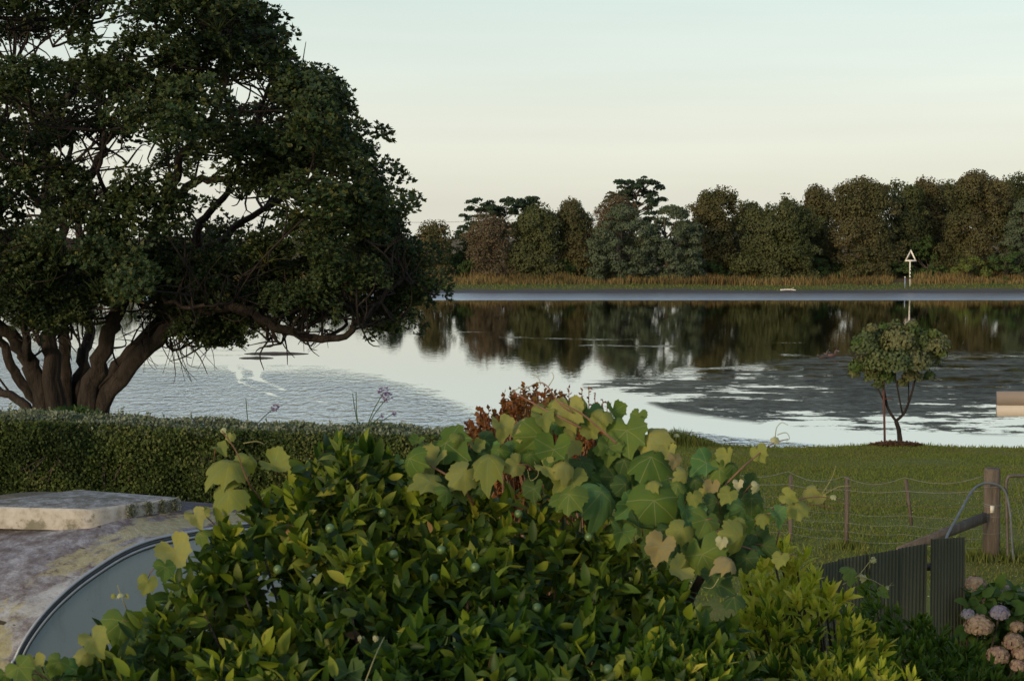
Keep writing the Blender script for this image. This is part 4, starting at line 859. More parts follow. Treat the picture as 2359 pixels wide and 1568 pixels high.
# ------------------------------------------------------------------ corrugated fence
t = NT('weathered green iron'); nb = t.noise(3, 5, .65, scale3=(1, 1, .3)); c = t.ramp(nb, [(.3, (.058, .064, .036)), (.7, (.098, .10, .062))]); c = t.mix(t.step(t.noise(12, 5, .7, scale3=(1, 1, .12)), .55, .7, 0, .5), c, (.11, .09, .06))
M['iron'] = t.done(t.pbr(c, .6, t.bump(t.noise(30, 3), .15, .005), .0, spec=.15).outputs[0])
fo = P(1925, 1285, 11.); fz = gz(fo.x, 11)
fence = thing('iron_fence', 'fence of five ribbed green grey iron sheets with uneven tops', 'fence', (fo.x, 11, fz)); oo = np.array(fence.location)
for (xa, xb, ya, yb, da, db) in ((1885, 1927, 1300, 1290, 10.8, 10.95), (1928, 2001, 1287, 1274, 11., 11.15), (2003, 2067, 1274, 1264, 11.1, 11.25), (2066, 2134, 1262, 1250, 11.28, 11.4), (2142, 2221, 1240, 1235, 11.35, 11.55)):
    a = np.array(P(xa, ya, da)); b = np.array(P(xb, yb, db)); w = np.linalg.norm((b-a)[:2]); dirx = (b-a)/w; nf = np.array((dirx[1], -dirx[0], 0)); m = max(8, int(w/.033)*6); nr = m/6
    V = []
    for row in range(2):
        for q in range(m+1):
            s = q/m; off = .007*math.cos(s*nr*2*math.pi); p = a+(b-a)*s+nf*off
            if row == 1: p = np.array((p[0]+(.02 if xa > 2140 else .0), p[1], fz-.05))
            V.append(p-oo)
    i = np.arange(m); f = np.stack([i, i+m+1, i+m+2, i+1], -1)
    V = np.array(V); V2 = V-nf*.002; mb = MB(); mb.add(np.concatenate([V, V2]), [f, f[:, ::-1]+len(V), np.stack([i, i+1, i+1+len(V), i+len(V)], -1)]); mb.build('iron_sheet', M['iron'], fence)
M['wood'] = bark_mat('weathered timber', (.12, .095, .075), (.24, .19, .15), 10, (1, 1, .12)); M['wire'] = plain_mat('galvanised wire', (.22, .22, .20), .6, .3)
mb = MB(); a = np.array(P(1890, 1330, 11.0)); b = np.array(P(2218, 1300, 11.7)); mb.tube([a-oo+np.array((0, .05, 0)), b-oo+np.array((0, .05, 0))], .03, 4); mb.build('rail', M['wood'], fence)
for q in (2068, 2200):
    a = np.array(P(q, 1290, 11.6)); mb = MB(); mb.box((a[0]-oo[0], .68+.05, .75), (.07, .07, 1.4)); mb.build('post', M['wood'], fence)

# ------------------------------------------------------------------ wire fence with strainer post
g0 = np.array((P(2282, 1295, 19.7).x, 19.7, 0)); g0[2] = gz(g0[0], 19.7)
wf = thing('wire_fence', 'old post and wire fence with a stout round strainer post', 'fence', tuple(g0))
zt = P(2282, 1077, 19.7).z-g0[2]; mb = MB(); mb.tube([(0, 0, -.3), (.0, 0, zt*.5), (-.01, 0, zt-.02), (-.01, 0, zt)], [.108, .104, .1, .092], 20, jit=.012); mb.build('strainer_post', M['wood'], wf, True)
for k, zz in enumerate((zt*.62, zt*.60, zt*.3, zt*.8, zt*.48)):
    mb = MB(); th = np.linspace(0, 2*math.pi, 21); mb.tube(np.stack([np.cos(th)*.108, np.sin(th)*.108, zz+.01*np.sin(th+k)], -1), .004, 5, cap=False); mb.build('wire_wrap', M['wire'], wf)
mb = MB(); mb.box((-.03, -.105, zt*.57), (.05, .01, .09)); mb.build('staple_plate', M['cream'], wf)
def fp(px, top, bot, dt):   # fence upright
    return np.array(P(px, top, dt))-g0, np.array(P(px, bot, dt))-g0
line = [(2282, 19.7), (2090, 20.3), (1948, 20.7), (1820, 21.3), (1660, 22.), (1500, 22.8), (1350, 23.6)]
mb = MB(); a, b = fp(1948, 1097, 1285, 20.7); a2 = np.array(P(1951, 1285, 20.7))-g0; mb.box(((a+a2)/2), (.055, .05, abs(a[2]-a2[2]))); mb.build('post', M['wood'], wf)
a, b = fp(1820, 1093, 1300, 21.3); mb = MB(); mb.box((a+b)/2, (.05, .05, abs(a[2]-b[2]))); mb.build('post', M['wood'], wf)
a = np.array(P(2086, 1103, 20.3))-g0; b = np.array(P(2099, 1208, 20.35))-g0; mb = MB(); mb.tube([a, b], [.026, .022], 4); mb.build('batten', M['wood'], wf)
for px_, dq in ((1660, 22.), (1500, 22.8), (1350, 23.6)):
    x = (px_-1179)/3600*dq; z = gz(x, dq); mb = MB(); mb.box((x-g0[0], dq-19.7, z-g0[2]+.5), (.05, .05, 1.05)); mb.build('post', M['wood'], wf)
fr_ = (1., .82, .64, .50, .37, .25, .14)
for k, f in enumerate(fr_):
    pts = []
    for (q, dq) in line:
        x = (q-1179)/3600*dq; z0 = gz(x, dq); hh_ = {2282: zt*.93, 2090: 1.0, 1948: .97, 1820: .98}.get(q, .95)
        pts.append(np.array((x, dq, z0+hh_*f))-g0)
    full = []
    for a, b in zip(pts[:-1], pts[1:]):
        sag = (.10 if k < 1 else .03)
        for s in np.linspace(0, 1, 7)[:-1]: full.append(a+(b-a)*s-np.array((0, 0, sag*math.sin(math.pi*s))))
    full.append(pts[-1]); mb = MB(); mb.tube(full, .0036 if k < 2 else .0022, 4); mb.build('wire', M['wire'] if k < 2 else plain_mat('rusty wire', (.16, .10, .07), .8) if k == 2 else M['wire'], wf)
# timber stay
a = np.array(P(2268, 1190, 19.55))-g0; b = np.array(P(2070, 1268, 17.6))-g0; mb = MB(); dr = norm(b-a); up = norm(np.array((0, 0, 1))-dr*dr[2]); sdv = np.cross(dr, up)
V = [p+s1*sdv*.03+s2*up*h for p, h in ((a, .06), (b, .045)) for s1 in (-1, 1) for s2 in (-1, 1)]
mb.add(np.array(V), [np.array([[0, 1, 3, 2], [4, 6, 7, 5], [0, 4, 5, 1], [2, 3, 7, 6], [0, 2, 6, 4], [1, 5, 7, 3]])]); mb.build('timber_stay', M['wood'], wf)
# bent pipe
mb = MB(); pts = smoothpath([P(2176, 1250, 17.5), P(2184, 1226, 17.9), (P(2214, 1172, 18.6)), P(2238, 1130, 19.1), P(2262, 1113, 19.4), P(2290, 1113, 19.45), P(2314, 1130, 19.5), P(2326, 1180, 19.5), P(2330, 1240, 19.5), P(2334, 1290, 19.5)], 5)
pl_ = Vector(pts[-1]); o = thing('bent_pipe', 'grey plastic pipe looped over the strainer post towards the gate', 'pipe', tuple(pl_)); tb = MB(); tb.tube(pts-np.array(pl_), .016, 8); tb.build('pipe', plain_mat('grey pipe', (.12, .13, .13), .6), o, True)
# gate
go = np.array(P(2322, 1300, 19.55)); gate = thing('metal_gate', 'rusty tubular gate with rounded corner at the right edge', 'gate', tuple(go)); M['gate'] = plain_mat('rusty galvanised tube', (.12, .10, .085), .6, .3, .4, 12)
gp = lambda x, y, d=19.55: np.array(P(x, y, d))-go
mb = MB(); mb.tube(smoothpath([gp(2321, 1300), gp(2319, 1200), gp(2317, 1125), gp(2320, 1101), gp(2334, 1094), gp(2420, 1094), gp(2520, 1096)], 5), .021, 8); mb.build('frame', M['gate'], gate, True)
mb = MB(); mb.tube([gp(2318, 1302), gp(2520, 1304)], .021, 8); mb.build('bottom_rail', M['gate'], gate, True)
mb = MB(); mb.tube([gp(2325, 1180), gp(2337, 1298)], .013, 6); mb.build('brace', M['gate'], gate, True)
mb = MB()
for k in range(12): 
    mb.tube([gp(2322+k*14, 1100), gp(2322+k*14+60, 1300)], .002, 3); mb.tube([gp(2322+k*14+60, 1100), gp(2322+k*14, 1300)], .002, 3)
mb.build('mesh', M['wire'], gate)
n = 1600; cx_ = np.concatenate([rng.normal(g0[0], .22, 600), rng.normal(go[0]+.3, .4, 500), rng.normal(P(1950, 1280, 20.7).x, .15, 250), rng.uniform(P(1950, 1280, 20.7).x, g0[0], 250)]); cy_ = np.concatenate([rng.normal(19.7, .12, 600), rng.normal(19.6, .12, 500), rng.normal(20.7, .08, 250), rng.uniform(19.8, 20.4, 250)])
o = blades('fence_grass', np.stack([cx_, cy_, ground_h(cx_, cy_)-.02], -1), .13, .012, M['blade'], .6); tag(o, 'longer uncut grass round the fence and gate posts', 'grass')

# ------------------------------------------------------------------ hydrangea
hb_ = P(2300, 1450, 11); hy = thing('hydrangea', 'hydrangea bush with faded tan and blue flower heads right of the iron fence', 'shrub', (hb_.x, 11.6, gz(hb_.x, 11.6))); oo = np.array(hy.location)
heads = [(2245, 1346, 60, 0), (2313, 1368, 66, 0), (2224, 1388, 34, 1), (2229, 1413, 34, 1), (2302, 1411, 52, 1), (2254, 1440, 76, 0), (2343, 1443, 40, 0), (2335, 1478, 60, 0), (2298, 1508, 60, 0), (2352, 1503, 50, 0), (2345, 1532, 44, 0), (2390, 1390, 60, 0), (2270, 1388, 30, 0), (2400, 1460, 60, 1), (2420, 1520, 60, 0)]
st_ = MB()
for i, (x, y, w, bl_) in enumerate(heads):
    d = 11.2+(.4 if y < 1400 else 0)+rng.uniform(-.1, .1); c_ = np.array(P(x, y, d))-oo; r_ = .86*w/3600*d/2; m = int(520*(w/60)**2); q = rand_dirs(m); q = np.where((q[:, 2:3] < -.5), -q, q)
    p = c_+q*r_*np.array((1, 1, .82))*rng.uniform(.85, 1.05, m)[:, None]; fl = MB()
    v, F, T = scatter(np.array([(-.5, -.5, 0), (.5, -.5, 0), (.5, .5, 0), (-.5, .5, 0)])*.9, [np.array([[0, 1, 2, 3]])], p, frames(np.cross(q, rand_dirs(m)), norm(q+.45*rand_dirs(m))), rng.uniform(.016, .027, m), np.mod(rng.uniform(0, .6, m)+rng.uniform(), 1))
    link('flower_head', mesh_np('flower_head', v, F, T), M['hyd_blue' if bl_ else 'hyd_tan'], hy)
    st_.tube(smoothpath([(c_[0]*.4, .1, .1), (c_[0]*.7, c_[1]*.5, c_[2]*.6), c_], 3), .008, 5)
tag(st_.build('stems', M['twig'], hy), kind='stuff')
n = 900; pxx = rng.uniform(2215, 2460, n); pyy = rng.uniform(1345, 1600, n); keep = pyy > 1350+np.abs(pxx-2290)*.1; pxx, pyy = pxx[keep], pyy[keep]; n = len(pxx)
p = np.array([np.array(P(a, b, 11.3+rng.uniform(0, .6)))-oo for a, b in zip(pxx, pyy)]); D = norm(rand_dirs(n)+np.array((0, -.4, .1))); V, F, T = scatter(blade_leaf(.3, .3, .1, 4)[0], blade_leaf(.3, .3, .1, 4)[1], p, frames(D, norm(np.array((0, -.5, 1.))+.6*rand_dirs(n))), rng.uniform(.09, .15, n), rng.uniform(0, 1, n))
tag(link('leaves', mesh_np('leaves', V, F, T, True), M['hyd_leaf'], hy), kind='stuff')

# ------------------------------------------------------------------ leafy shrubs in the foreground
def shoot_leaves(tips, axes, per, Lmin, Lmax, openness=.8, stem=.12, tv=None):
    """every shoot carries a spiral of leaves; returns pos, dir, normal, length"""
    Pp, Dd, Nn, Ll = [], [], [], []
    for tip, ax in zip(tips, axes):
        k = int(rng.integers(per[0], per[1])); a0 = rng.uniform(0, 6.28); s1 = norm(np.cross(ax, (0.3, .2, 1.))); s2 = np.cross(ax, s1)
        for i in range(k):
            f = i/max(1, k-1); a = a0+i*2.4; rd = math.cos(a)*s1+math.sin(a)*s2; op = openness*(1-f*.55)+rng.normal()*.12
            D = norm(ax*(1-op*.55)+rd*op+np.array((0, 0, -.12))*rng.uniform(0, 2)); Pp.append(tip-ax*stem*(1-f)); Dd.append(D); Nn.append(norm(ax*1.+rng.normal(size=3)*.35-D*.2)); Ll.append(rng.uniform(Lmin, Lmax)*(1-.25*f))
    return np.array(Pp), np.array(Dd), np.array(Nn), np.array(Ll)
def make_shrub(o, Pp, Dd, Nn, Ll, temps, mats, matid, nobj=285, leafname='leaf', vis=None):
    """the leaves that show largest become leaf objects, the others one stuff part"""
    oo = np.array(o.location); fr = frames(Dd, Nn); score = Ll/np.linalg.norm(Pp-np.array(EYE), axis=1)
    if vis is not None: score = score*vis
    order = np.argsort(-score); top = order[:nobj]; rest = order[nobj:]
    tms = []
    for k, (tv, tf) in enumerate(temps):
        me = mesh_np(leafname, tv, tf, np.zeros(len(tv)), True); me.materials.append(mats[0]); tms.append(me)
    from mathutils import Matrix
    for i in top:
        k = int(i) % len(temps); ob = bpy.data.objects.new(leafname, tms[k]); COL.objects.link(ob); ob.parent = o
        m4 = Matrix([[*(fr[i][r]*Ll[i]), (Pp[i]-oo)[r]] for r in range(3)]+[[0, 0, 0, 1]]); ob.matrix_local = m4
        if matid[i] != 0: ob.material_slots[0].link = 'OBJECT'; ob.material_slots[0].material = mats[matid[i]]
    for mi, mt in enumerate(mats):
        mb = MB()
        for k, (tv, tf) in enumerate(temps):
            s = rest[(rest % len(temps) == k) & (matid[rest] == mi)]
            if len(s): mb.add(*scatter(tv, tf, Pp[s]-oo, fr[s], Ll[s], rng.uniform(0, 1, len(s))))
        if mb.n: tag(mb.build('foliage', mt, o, True), kind='stuff')
def fbm(x, y, s): return mnoise.noise(Vector((x*s, y*s, 7)))*.7+mnoise.noise(Vector((x*s*2.3, y*s*2.3, 3)))*.4
# ---- citrus tree
ridge = [(-260, 1640, 3.8), (0, 1600, 3.85), (150, 1560, 3.95), (230, 1470, 4.1), (330, 1385, 4.3), (420, 1290, 4.5), (480, 1205, 4.7), (560, 1150, 4.85), (640, 1095, 5.0), (710, 1030, 5.05), (775, 970, 5.1), (835, 1005, 5.1), (900, 1060, 5.1), (1060, 1100, 5.1), (1250, 1098, 5.2), (1380, 1160, 5.1), (1500, 1260, 5.0), (1600, 1340, 4.8), (1680, 1420, 4.6), (1760, 1560, 4.3), (1850, 1700, 4.1)]
RX = [a[0] for a in ridge]; RY = [a[1] for a in ridge]; RD = [a[2] for a in ridge]
def citrus_surf(px, py):
    ry, rd = np.interp(px, RX, RY), np.interp(px, RX, RD); f = np.clip((py-ry)/max(60, 1640-ry), 0, 1.3)
    return rd+(3.75-rd)*f-.16*fbm(px/150, py/100, 1)
cbase = (-.15, 4.9); ct = thing('citrus_tree', 'dense glossy leaved citrus tree filling the lower middle foreground', 'tree', (*cbase, gz(*cbase))); cto = np.array(ct.location)
tips, axes, ids = [], [], []
for layer, (n, back) in enumerate(((640, 0.), (600, .13), (560, .28), (420, .48))):
    k = 0
    while k < n:
        px = rng.uniform(-200, 1820); py = rng.uniform(980, 1760); ry = np.interp(px, RX, RY)
        if py < ry+6 or (py > 1600 and rng.uniform() < .4): continue
        gapn = fbm(px/95+9, py/75, 1)
        if layer == 0 and gapn > .18: continue
        if layer == 1 and gapn > .36: continue
        d = citrus_surf(px, py)+back+rng.uniform(-.05, .05); q = np.array(P(px, py, d)); q[2] -= back*.35
        k += 1; tips.append(q); out = np.array(((px-850)/1400, -.45, .75)); axes.append(norm(out+rng.normal(size=3)*.38)); ids.append(layer)
Pp, Dd, Nn, Ll = shoot_leaves(tips, axes, (5, 9), .060, .096, .85, .075)
lum = np.array([fbm(p[0]*2+5, p[2]*2+p[1], 1) for p in Pp]); px_, py_ = project(Pp)
matid = ((rng.uniform(0, 1, len(Pp)) < .10+.6*np.clip(lum, 0, .4)+.18*(py_ < 1330))).astype(int)  # yellow leaves in patches, more of them high up to paint the sunlit part
vis = np.where((px_ > 0) & (px_ < 2358) & (py_ < 1568), 1, .01)*np.where(np.linalg.norm(Pp-np.array(EYE), axis=1) > 0, 1, 1)
lay = np.zeros(len(Pp))
vis = vis*(1+.0*lay)*rng.uniform(.7, 1, len(Pp))
make_shrub(ct, Pp, Dd, Nn, Ll, cit_leaf, [M['citrus'], M['citrus_new_lit'], M['dead']], np.where(rng.uniform(0, 1, len(Pp)) < .001, 2, matid), 290, 'leaf', vis)
# branches inside
mb = MB(); root = np.array((0, 0, 0.)); fork = np.array((0, -.1, 1.2)); mb.tube([root, root+(fork-root)*.5+np.array((.04, 0, 0)), fork], [.07, .06, .05], 8)
for i in rng.choice(len(tips), 260, replace=False):
    e = tips[i]-cto; m1 = fork+(e-fork)*.55+np.array((0, 0, -.25))*rng.uniform(.3, 1); pts = smoothpath([fork+rng.normal(size=3)*.05, m1, e-axes[i]*.05], 4); mb.tube(pts, np.linspace(.018, .003, len(pts)), 5, cap=False)
mb.build('branches', M['twig'], ct, True)
# green fruit
def ball(r, n=8, m=6):
    V = [(0, 0, r)]+[(r*math.sin(math.pi*i/m)*math.cos(2*math.pi*j/n), r*math.sin(math.pi*i/m)*math.sin(2*math.pi*j/n), r*math.cos(math.pi*i/m)) for i in range(1, m) for j in range(n)]+[(0, 0, -r)]
    f3 = [(0, 1+j, 1+(j+1) % n) for j in range(n)]+[(len(V)-1, 1+(m-2)*n+(j+1) % n, 1+(m-2)*n+j) for j in range(n)]
    f4 = [(1+i*n+j, 1+(i+1)*n+j, 1+(i+1)*n+(j+1) % n, 1+i*n+(j+1) % n) for i in range(m-2) for j in range(n)]
    return mesh_np('fruit', np.array(V), [np.array(f3), np.array(f4)], smooth=True)
fm = ball(.014, 12, 8)
for (x, y) in ((906, 1275), (1016, 1265), (1094, 1305), (1236, 1398), (1194, 1182), (1356, 1235), (1504, 1508), (1548, 1520), (1400, 1540), (1180, 1570), (1000, 1330), (880, 1180), (760, 1215), (640, 1310)):
    link('fruit', fm, M['fruit'], ct, np.array(P(x, y, citrus_surf(x, y)-.05))-cto)
# ---- golden shrub on the right
def lance_shrub(name, lab, poly, dfun, n_lay, per, LL, mats, mfrac, axis, nobj, base, cen, dens_gap=.3, stem=.05, opn=.55):
    o = thing(name, lab, 'shrub', (*base, gz(*base))); oo = np.array(o.location); tips, axes = [], []
    xs0, ys0 = [q[0] for q in poly], [q[1] for q in poly]
    for n, back in n_lay:
        k = 0; guard = 0
        while k < n and guard < 40000:
            guard += 1; px = rng.uniform(min(xs0), max(xs0)); py = rng.uniform(min(ys0), max(ys0))
            if not inpoly(px, py, poly): continue
            if back == 0 and fbm(px/70+3, py/60, 1) > dens_gap: continue
            q = np.array(P(px, py, dfun(px, py)+back+rng.uniform(-.04, .04))); q[2] -= back*.3; tips.append(q); axes.append(norm(np.array(((px-cen)/500, axis[1], axis[2]))+rng.normal(size=3)*.28)); k += 1
    Pp, Dd, Nn, Ll = shoot_leaves(tips, axes, per, *LL, opn, stem)
    px_, py_ = project(Pp); vis = np.where((px_ < 2350) & (py_ < 1560), 1, .02)*rng.uniform(.7, 1, len(Pp))
    make_shrub(o, Pp, Dd, Nn, Ll, lance_leaf, mats, (rng.uniform(0, 1, len(Pp)) < (mfrac(px_, py_) if callable(mfrac) else mfrac)).astype(int), nobj, 'leaf', vis)
    mb = MB(); mb.tube([(0, 0, 0), (0.02, 0, .5)], .035, 7)
    for i in rng.choice(len(tips), min(110, len(tips)), replace=False):
        e = tips[i]-oo; pts = smoothpath([(0, 0, .4), e*np.array((.6, .6, .7)), e], 3); mb.tube(pts, np.linspace(.014, .003, len(pts)), 4, cap=False)
    mb.build('branches', M['twig'], o, True); return o
gd = lambda x, y: 5.9-(y-1250)/350*.8-.15*fbm(x/110, y/90, 1)
lance_shrub('golden_shrub', 'yellow green shrub with upright pointed leaves in front of the iron fence', [(1700, 1300), (1745, 1245), (1800, 1235), (1870, 1290), (1915, 1300), (1945, 1370), (1975, 1420), (2020, 1440), (2040, 1500), (2045, 1620), (1800, 1640), (1760, 1540), (1700, 1420)], gd, ((85, 0), (80, .12), (80, .3)), (8, 13), (.06, .095), [M['golden'], M['shrub']], lambda x, y: .05+.5*np.clip((y-1380)/180, 0, 1), (0, -.3, 1), 280, (1.45, 6.1), 1880, .25)
lance_shrub('green_shrub', 'low glossy green pointed leaved shrub between the citrus and the golden shrub', [(1520, 1450), (1600, 1420), (1640, 1470), (1700, 1560), (1900, 1640), (1400, 1660), (1440, 1540)], lambda x, y: 4.25-(y-1450)/200*.35, ((60, 0), (60, .12), (60, .25)), (7, 11), (.05, .085), [M['shrub'], M['golden']], .16, (0, -.4, .9), 230, (.95, 4.6), 1600)
lance_shrub('dark_shrub', 'dark green small leaved shrub along the foot of the iron fence', [(1990, 1330), (2060, 1400), (2140, 1425), (2240, 1480), (2300, 1540), (2450, 1560), (2450, 1660), (2000, 1660), (1960, 1450)], lambda x, y: 8.3-(y-1400)/200*1.2-.2*fbm(x/100, y/90, 1), ((230, 0), (200, .15), (200, .35)), (7, 12), (.06, .10), [M['shrub'], M['citrus']], .5, (0, -.3, .9), 285, (2.4, 8.6), 2200, .3)
lance_shrub('lime_shrub', 'bright yellow green shoot tips rising from the bottom edge right of centre', [(1830, 1560), (1900, 1525), (2000, 1530), (2080, 1545), (2150, 1580), (2150, 1680), (1800, 1680)], lambda x, y: 4.6-(y-1550)/100*.2, ((50, 0), (50, .12)), (7, 11), (.05, .08), [M['golden'], M['shrub']], .25, (0, -.2, 1), 220, (1.1, 4.9), 1980)

# ---- copper shrub behind the vine
cp = thing('copper_shrub', 'twiggy copper red shrub showing behind the vine leaves', 'shrub', (.3, 7.6, gz(.3, 7.6))); oo = np.array(cp.location); mb = MB(); lv = MB()
cpoly = [(1078, 1020), (1108, 992), (1150, 975), (1180, 945), (1225, 930), (1290, 955), (1330, 972), (1400, 1005), (1420, 1060), (1400, 1180), (1280, 1220), (1150, 1200), (1095, 1090)]
k = 0
while k < 900:
    px, py = rng.uniform(1060, 1445), rng.uniform(895, 1200)
    if not inpoly(px, py, cpoly): continue
    k += 1; d = 7.6+rng.uniform(-.5, .5); q = np.array(P(px, py, d))-oo; ax = norm(np.array(((px-1250)/900, rng.normal()*.2, 1))+rng.normal(size=3)*.1); h = rng.uniform(.06, .13)
    mb.tube([q-ax*.12, q, q+ax*h*.9], [.004, .003, .0015], 3, cap=False); m = 16; f = np.linspace(0, 1, m)[:, None]; rd = rand_dirs(m)
    v, F, T = scatter(quad_leaf[0]*np.array((1.2, 1, 1)), quad_leaf[1], q+ax*h*f, frames(norm(rd+ax*.7), norm(rand_dirs(m))), rng.uniform(.016, .034, m), np.mod(rng.uniform()+rng.uniform(0, .3, m), 1)); lv.add(v, F, T)
for (x, y) in ((1310, 888), (1340, 893), (1356, 892), (1370, 905), (1388, 918), (1398, 925), (1405, 935), (1232, 900), (1165, 925), (1140, 955), (1190, 905)):
    q = np.array(P(x, y, 7.5))-oo; mb.tube([q-np.array((0, 0, .3)), q], [.004, .002], 3, cap=False); m = 16; v, F, T = scatter(quad_leaf[0], quad_leaf[1], q-np.array((0, 0, 1))*np.linspace(0, .16, m)[:, None], frames(rand_dirs(m)+np.array((0, 0, .5)), rand_dirs(m)), rng.uniform(.014, .024, m), rng.uniform(0, 1, m)); lv.add(v, F, T)
tag(lv.build('foliage', M['copper'], cp), kind='stuff'); 
for k in range(60):
    px = rng.uniform(1100, 1400); q = np.array(P(px, 1010, 7.6+rng.uniform(-.4, .4)))-oo; mb.tube(smoothpath([(rng.normal()*.1, 0, .0), (q[0]*.5, 0, q[2]*.5), q], 3), np.linspace(.012, .004, 7), 4, cap=False)
tag(mb.build('stems', M['vine'], cp), kind='stuff')

# ------------------------------------------------------------------ grape vine
vine = thing('grape_vine', 'grape vine with large lobed leaves and red stems sprawling over the citrus tree', 'vine', (.6, 5.3, gz(.6, 5.3))); vo = np.array(vine.location)
gl = [grape_leaf(1, .2, .2), grape_leaf(2, .55, .10), grape_leaf(3, .10, .6), grape_leaf(5, .4, -.3), grape_leaf(8, .7, .35), grape_leaf(9, -.3, .3)]
for m_ in gl: m_.materials.append(M['grape_g'])
GL = """1026 1030 100 g;943 1062 66 g;999 1072 82 y;1069 1095 72 y;1125 1062 80 y;1092 1032 42 y;992 1118 76 y;1029 1134 44 g;1152 985 56 y;1205 982 62 y;1242 1013 86 g;1275 1043 78 g;1318 1023 62 y;1278 930 54 y;1311 952 72 y;1355 958 64 b;1385 960 50 y;1358 992 42 y;1394 1028 62 g;1301 1075 56 y;1308 1102 76 y;1311 1145 68 g;1385 1143 100 b;916 1063 26 b;
1443 1000 88 g;1500 1012 74 y;1401 1035 58 g;1500 1062 98 g;1437 1066 60 d;1413 950 48 g;1554 1060 34 t;1578 1095 40 y;1626 1072 62 b;1656 1083 52 g;1689 1078 50 g;1674 1054 42 y;1746 1043 40 y;1785 1010 20 p;1250 965 50 y;1232 940 34 y;1340 930 44 y;1372 1060 50 d;1340 1070 56 d;
1506 1164 112 g;1455 1168 66 b;1305 1150 62 g;1503 1113 38 y;1578 1180 72 b;1626 1203 66 g;1569 1225 58 y;1431 1230 56 g;1596 1146 36 y;1623 1130 32 y;1640 1122 34 t;1677 1140 42 y;1731 1152 48 d;1812 1145 36 y;1835 1169 52 y;1860 1133 36 y;1888 1151 30 y;1916 1141 16 p;1755 1190 34 y;1787 1188 46 b;1704 1245 74 y;1698 1210 38 y;1674 1206 44 g;1662 1248 28 p;1617 1287 100 g;1522 1262 66 t;1557 1263 42 d;1680 1296 50 t;1563 1318 60 y;1797 1286 38 y;1758 1260 50 d;1649 1350 66 d;1690 1380 50 d;1540 1225 50 d;1470 1215 60 d;1720 1205 40 g;1745 1120 26 p;1700 1115 24 p;1650 1160 46 d;1600 1250 56 d;1640 1330 50 d;1720 1290 50 d;
528 1075 88 y;505 1034 34 y;532 1005 24 y;573 1062 52 y;630 1076 64 y;512 989 14 p;528 1140 80 y;449 1192 44 y;468 1178 28 y;462 1232 38 g;405 1278 78 y;380 1310 50 g;282 1438 80 g;216 1478 62 y;194 1514 44 y;136 1528 48 g;80 1528 42 y;43 1542 58 g;148 1552 62 d;66 1560 54 g;100 1552 40 d;10 1556 40 g;276 1368 16 p;262 1372 12 y;288 1372 12 y;855 1508 80 d;832 1470 16 p;866 1468 14 p;800 1556 70 d;340 1345 44 y;
1962 1316 44 g;2031 1366 26 g;2010 1290 14 p;2040 1352 12 p;1990 1330 18 p;1190 1075 50 y;1220 1050 44 g;1255 1080 46 y;1150 1040 40 g;1060 1010 40 y;960 1020 34 g;960 1100 40 d;1120 1120 46 d;1230 1130 50 d;1560 1120 44 g;1600 1110 40 d;1540 1045 40 y;1470 960 40 g;1440 1120 50 d;1560 1000 12 p"""
def vine_d(x, y): 
    if x < 700: return float(citrus_surf(x, y))-.12 if y > 1250 else 4.75
    if x > 1850: return 5.2 if y < 1250 else 7.6
    return float(np.interp(y, [900, 1050, 1200, 1400, 1560], [5.15, 4.95, 4.7, 4.4, 3.85]))
from mathutils import Matrix
cnt = 0
for e in GL.replace('\n', '').split(';'):
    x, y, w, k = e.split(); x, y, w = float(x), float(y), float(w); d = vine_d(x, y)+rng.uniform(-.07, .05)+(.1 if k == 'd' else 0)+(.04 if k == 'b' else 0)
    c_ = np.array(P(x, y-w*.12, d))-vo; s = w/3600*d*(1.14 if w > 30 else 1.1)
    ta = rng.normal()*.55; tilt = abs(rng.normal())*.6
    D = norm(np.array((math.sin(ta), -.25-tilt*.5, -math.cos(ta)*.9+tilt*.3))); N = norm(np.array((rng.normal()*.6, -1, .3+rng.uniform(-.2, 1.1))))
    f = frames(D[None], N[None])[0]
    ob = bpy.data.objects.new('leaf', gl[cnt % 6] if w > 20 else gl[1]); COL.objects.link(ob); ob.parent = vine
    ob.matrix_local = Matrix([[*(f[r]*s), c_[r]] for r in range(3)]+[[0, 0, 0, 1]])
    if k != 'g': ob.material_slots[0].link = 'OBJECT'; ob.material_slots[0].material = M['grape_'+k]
    cnt += 1
    if w > 24:   # petiole
        back_ = c_+np.array((rng.normal()*.03, .08, -.05)); mb = MB(); mb.tube(smoothpath([c_, (c_+back_)/2+np.array((0, -.01, .02)), back_], 2), .0018, 4); mb.build('petiole', M['vine'], vine)
def vleaf(x, y, w, k, d):
    global cnt
    c_ = np.array(P(x, y, d))-vo; s = w/3600*d*1.25; ta = rng.normal()*.7; tl = abs(rng.normal())*.5
    f = frames(norm(np.array((math.sin(ta), -.2-tl*.5, -math.cos(ta)*.9+tl*.3)))[None], norm(np.array((rng.normal()*.5, -1, .3+rng.uniform(-.3, .8))))[None])[0]
    ob = bpy.data.objects.new('leaf', gl[cnt % 6]); COL.objects.link(ob); ob.parent = vine; cnt += 1
    ob.matrix_local = Matrix([[*(f[r]*s), c_[r]] for r in range(3)]+[[0, 0, 0, 1]])
    if k != 'g': ob.material_slots[0].link = 'OBJECT'; ob.material_slots[0].material = M['grape_'+k]
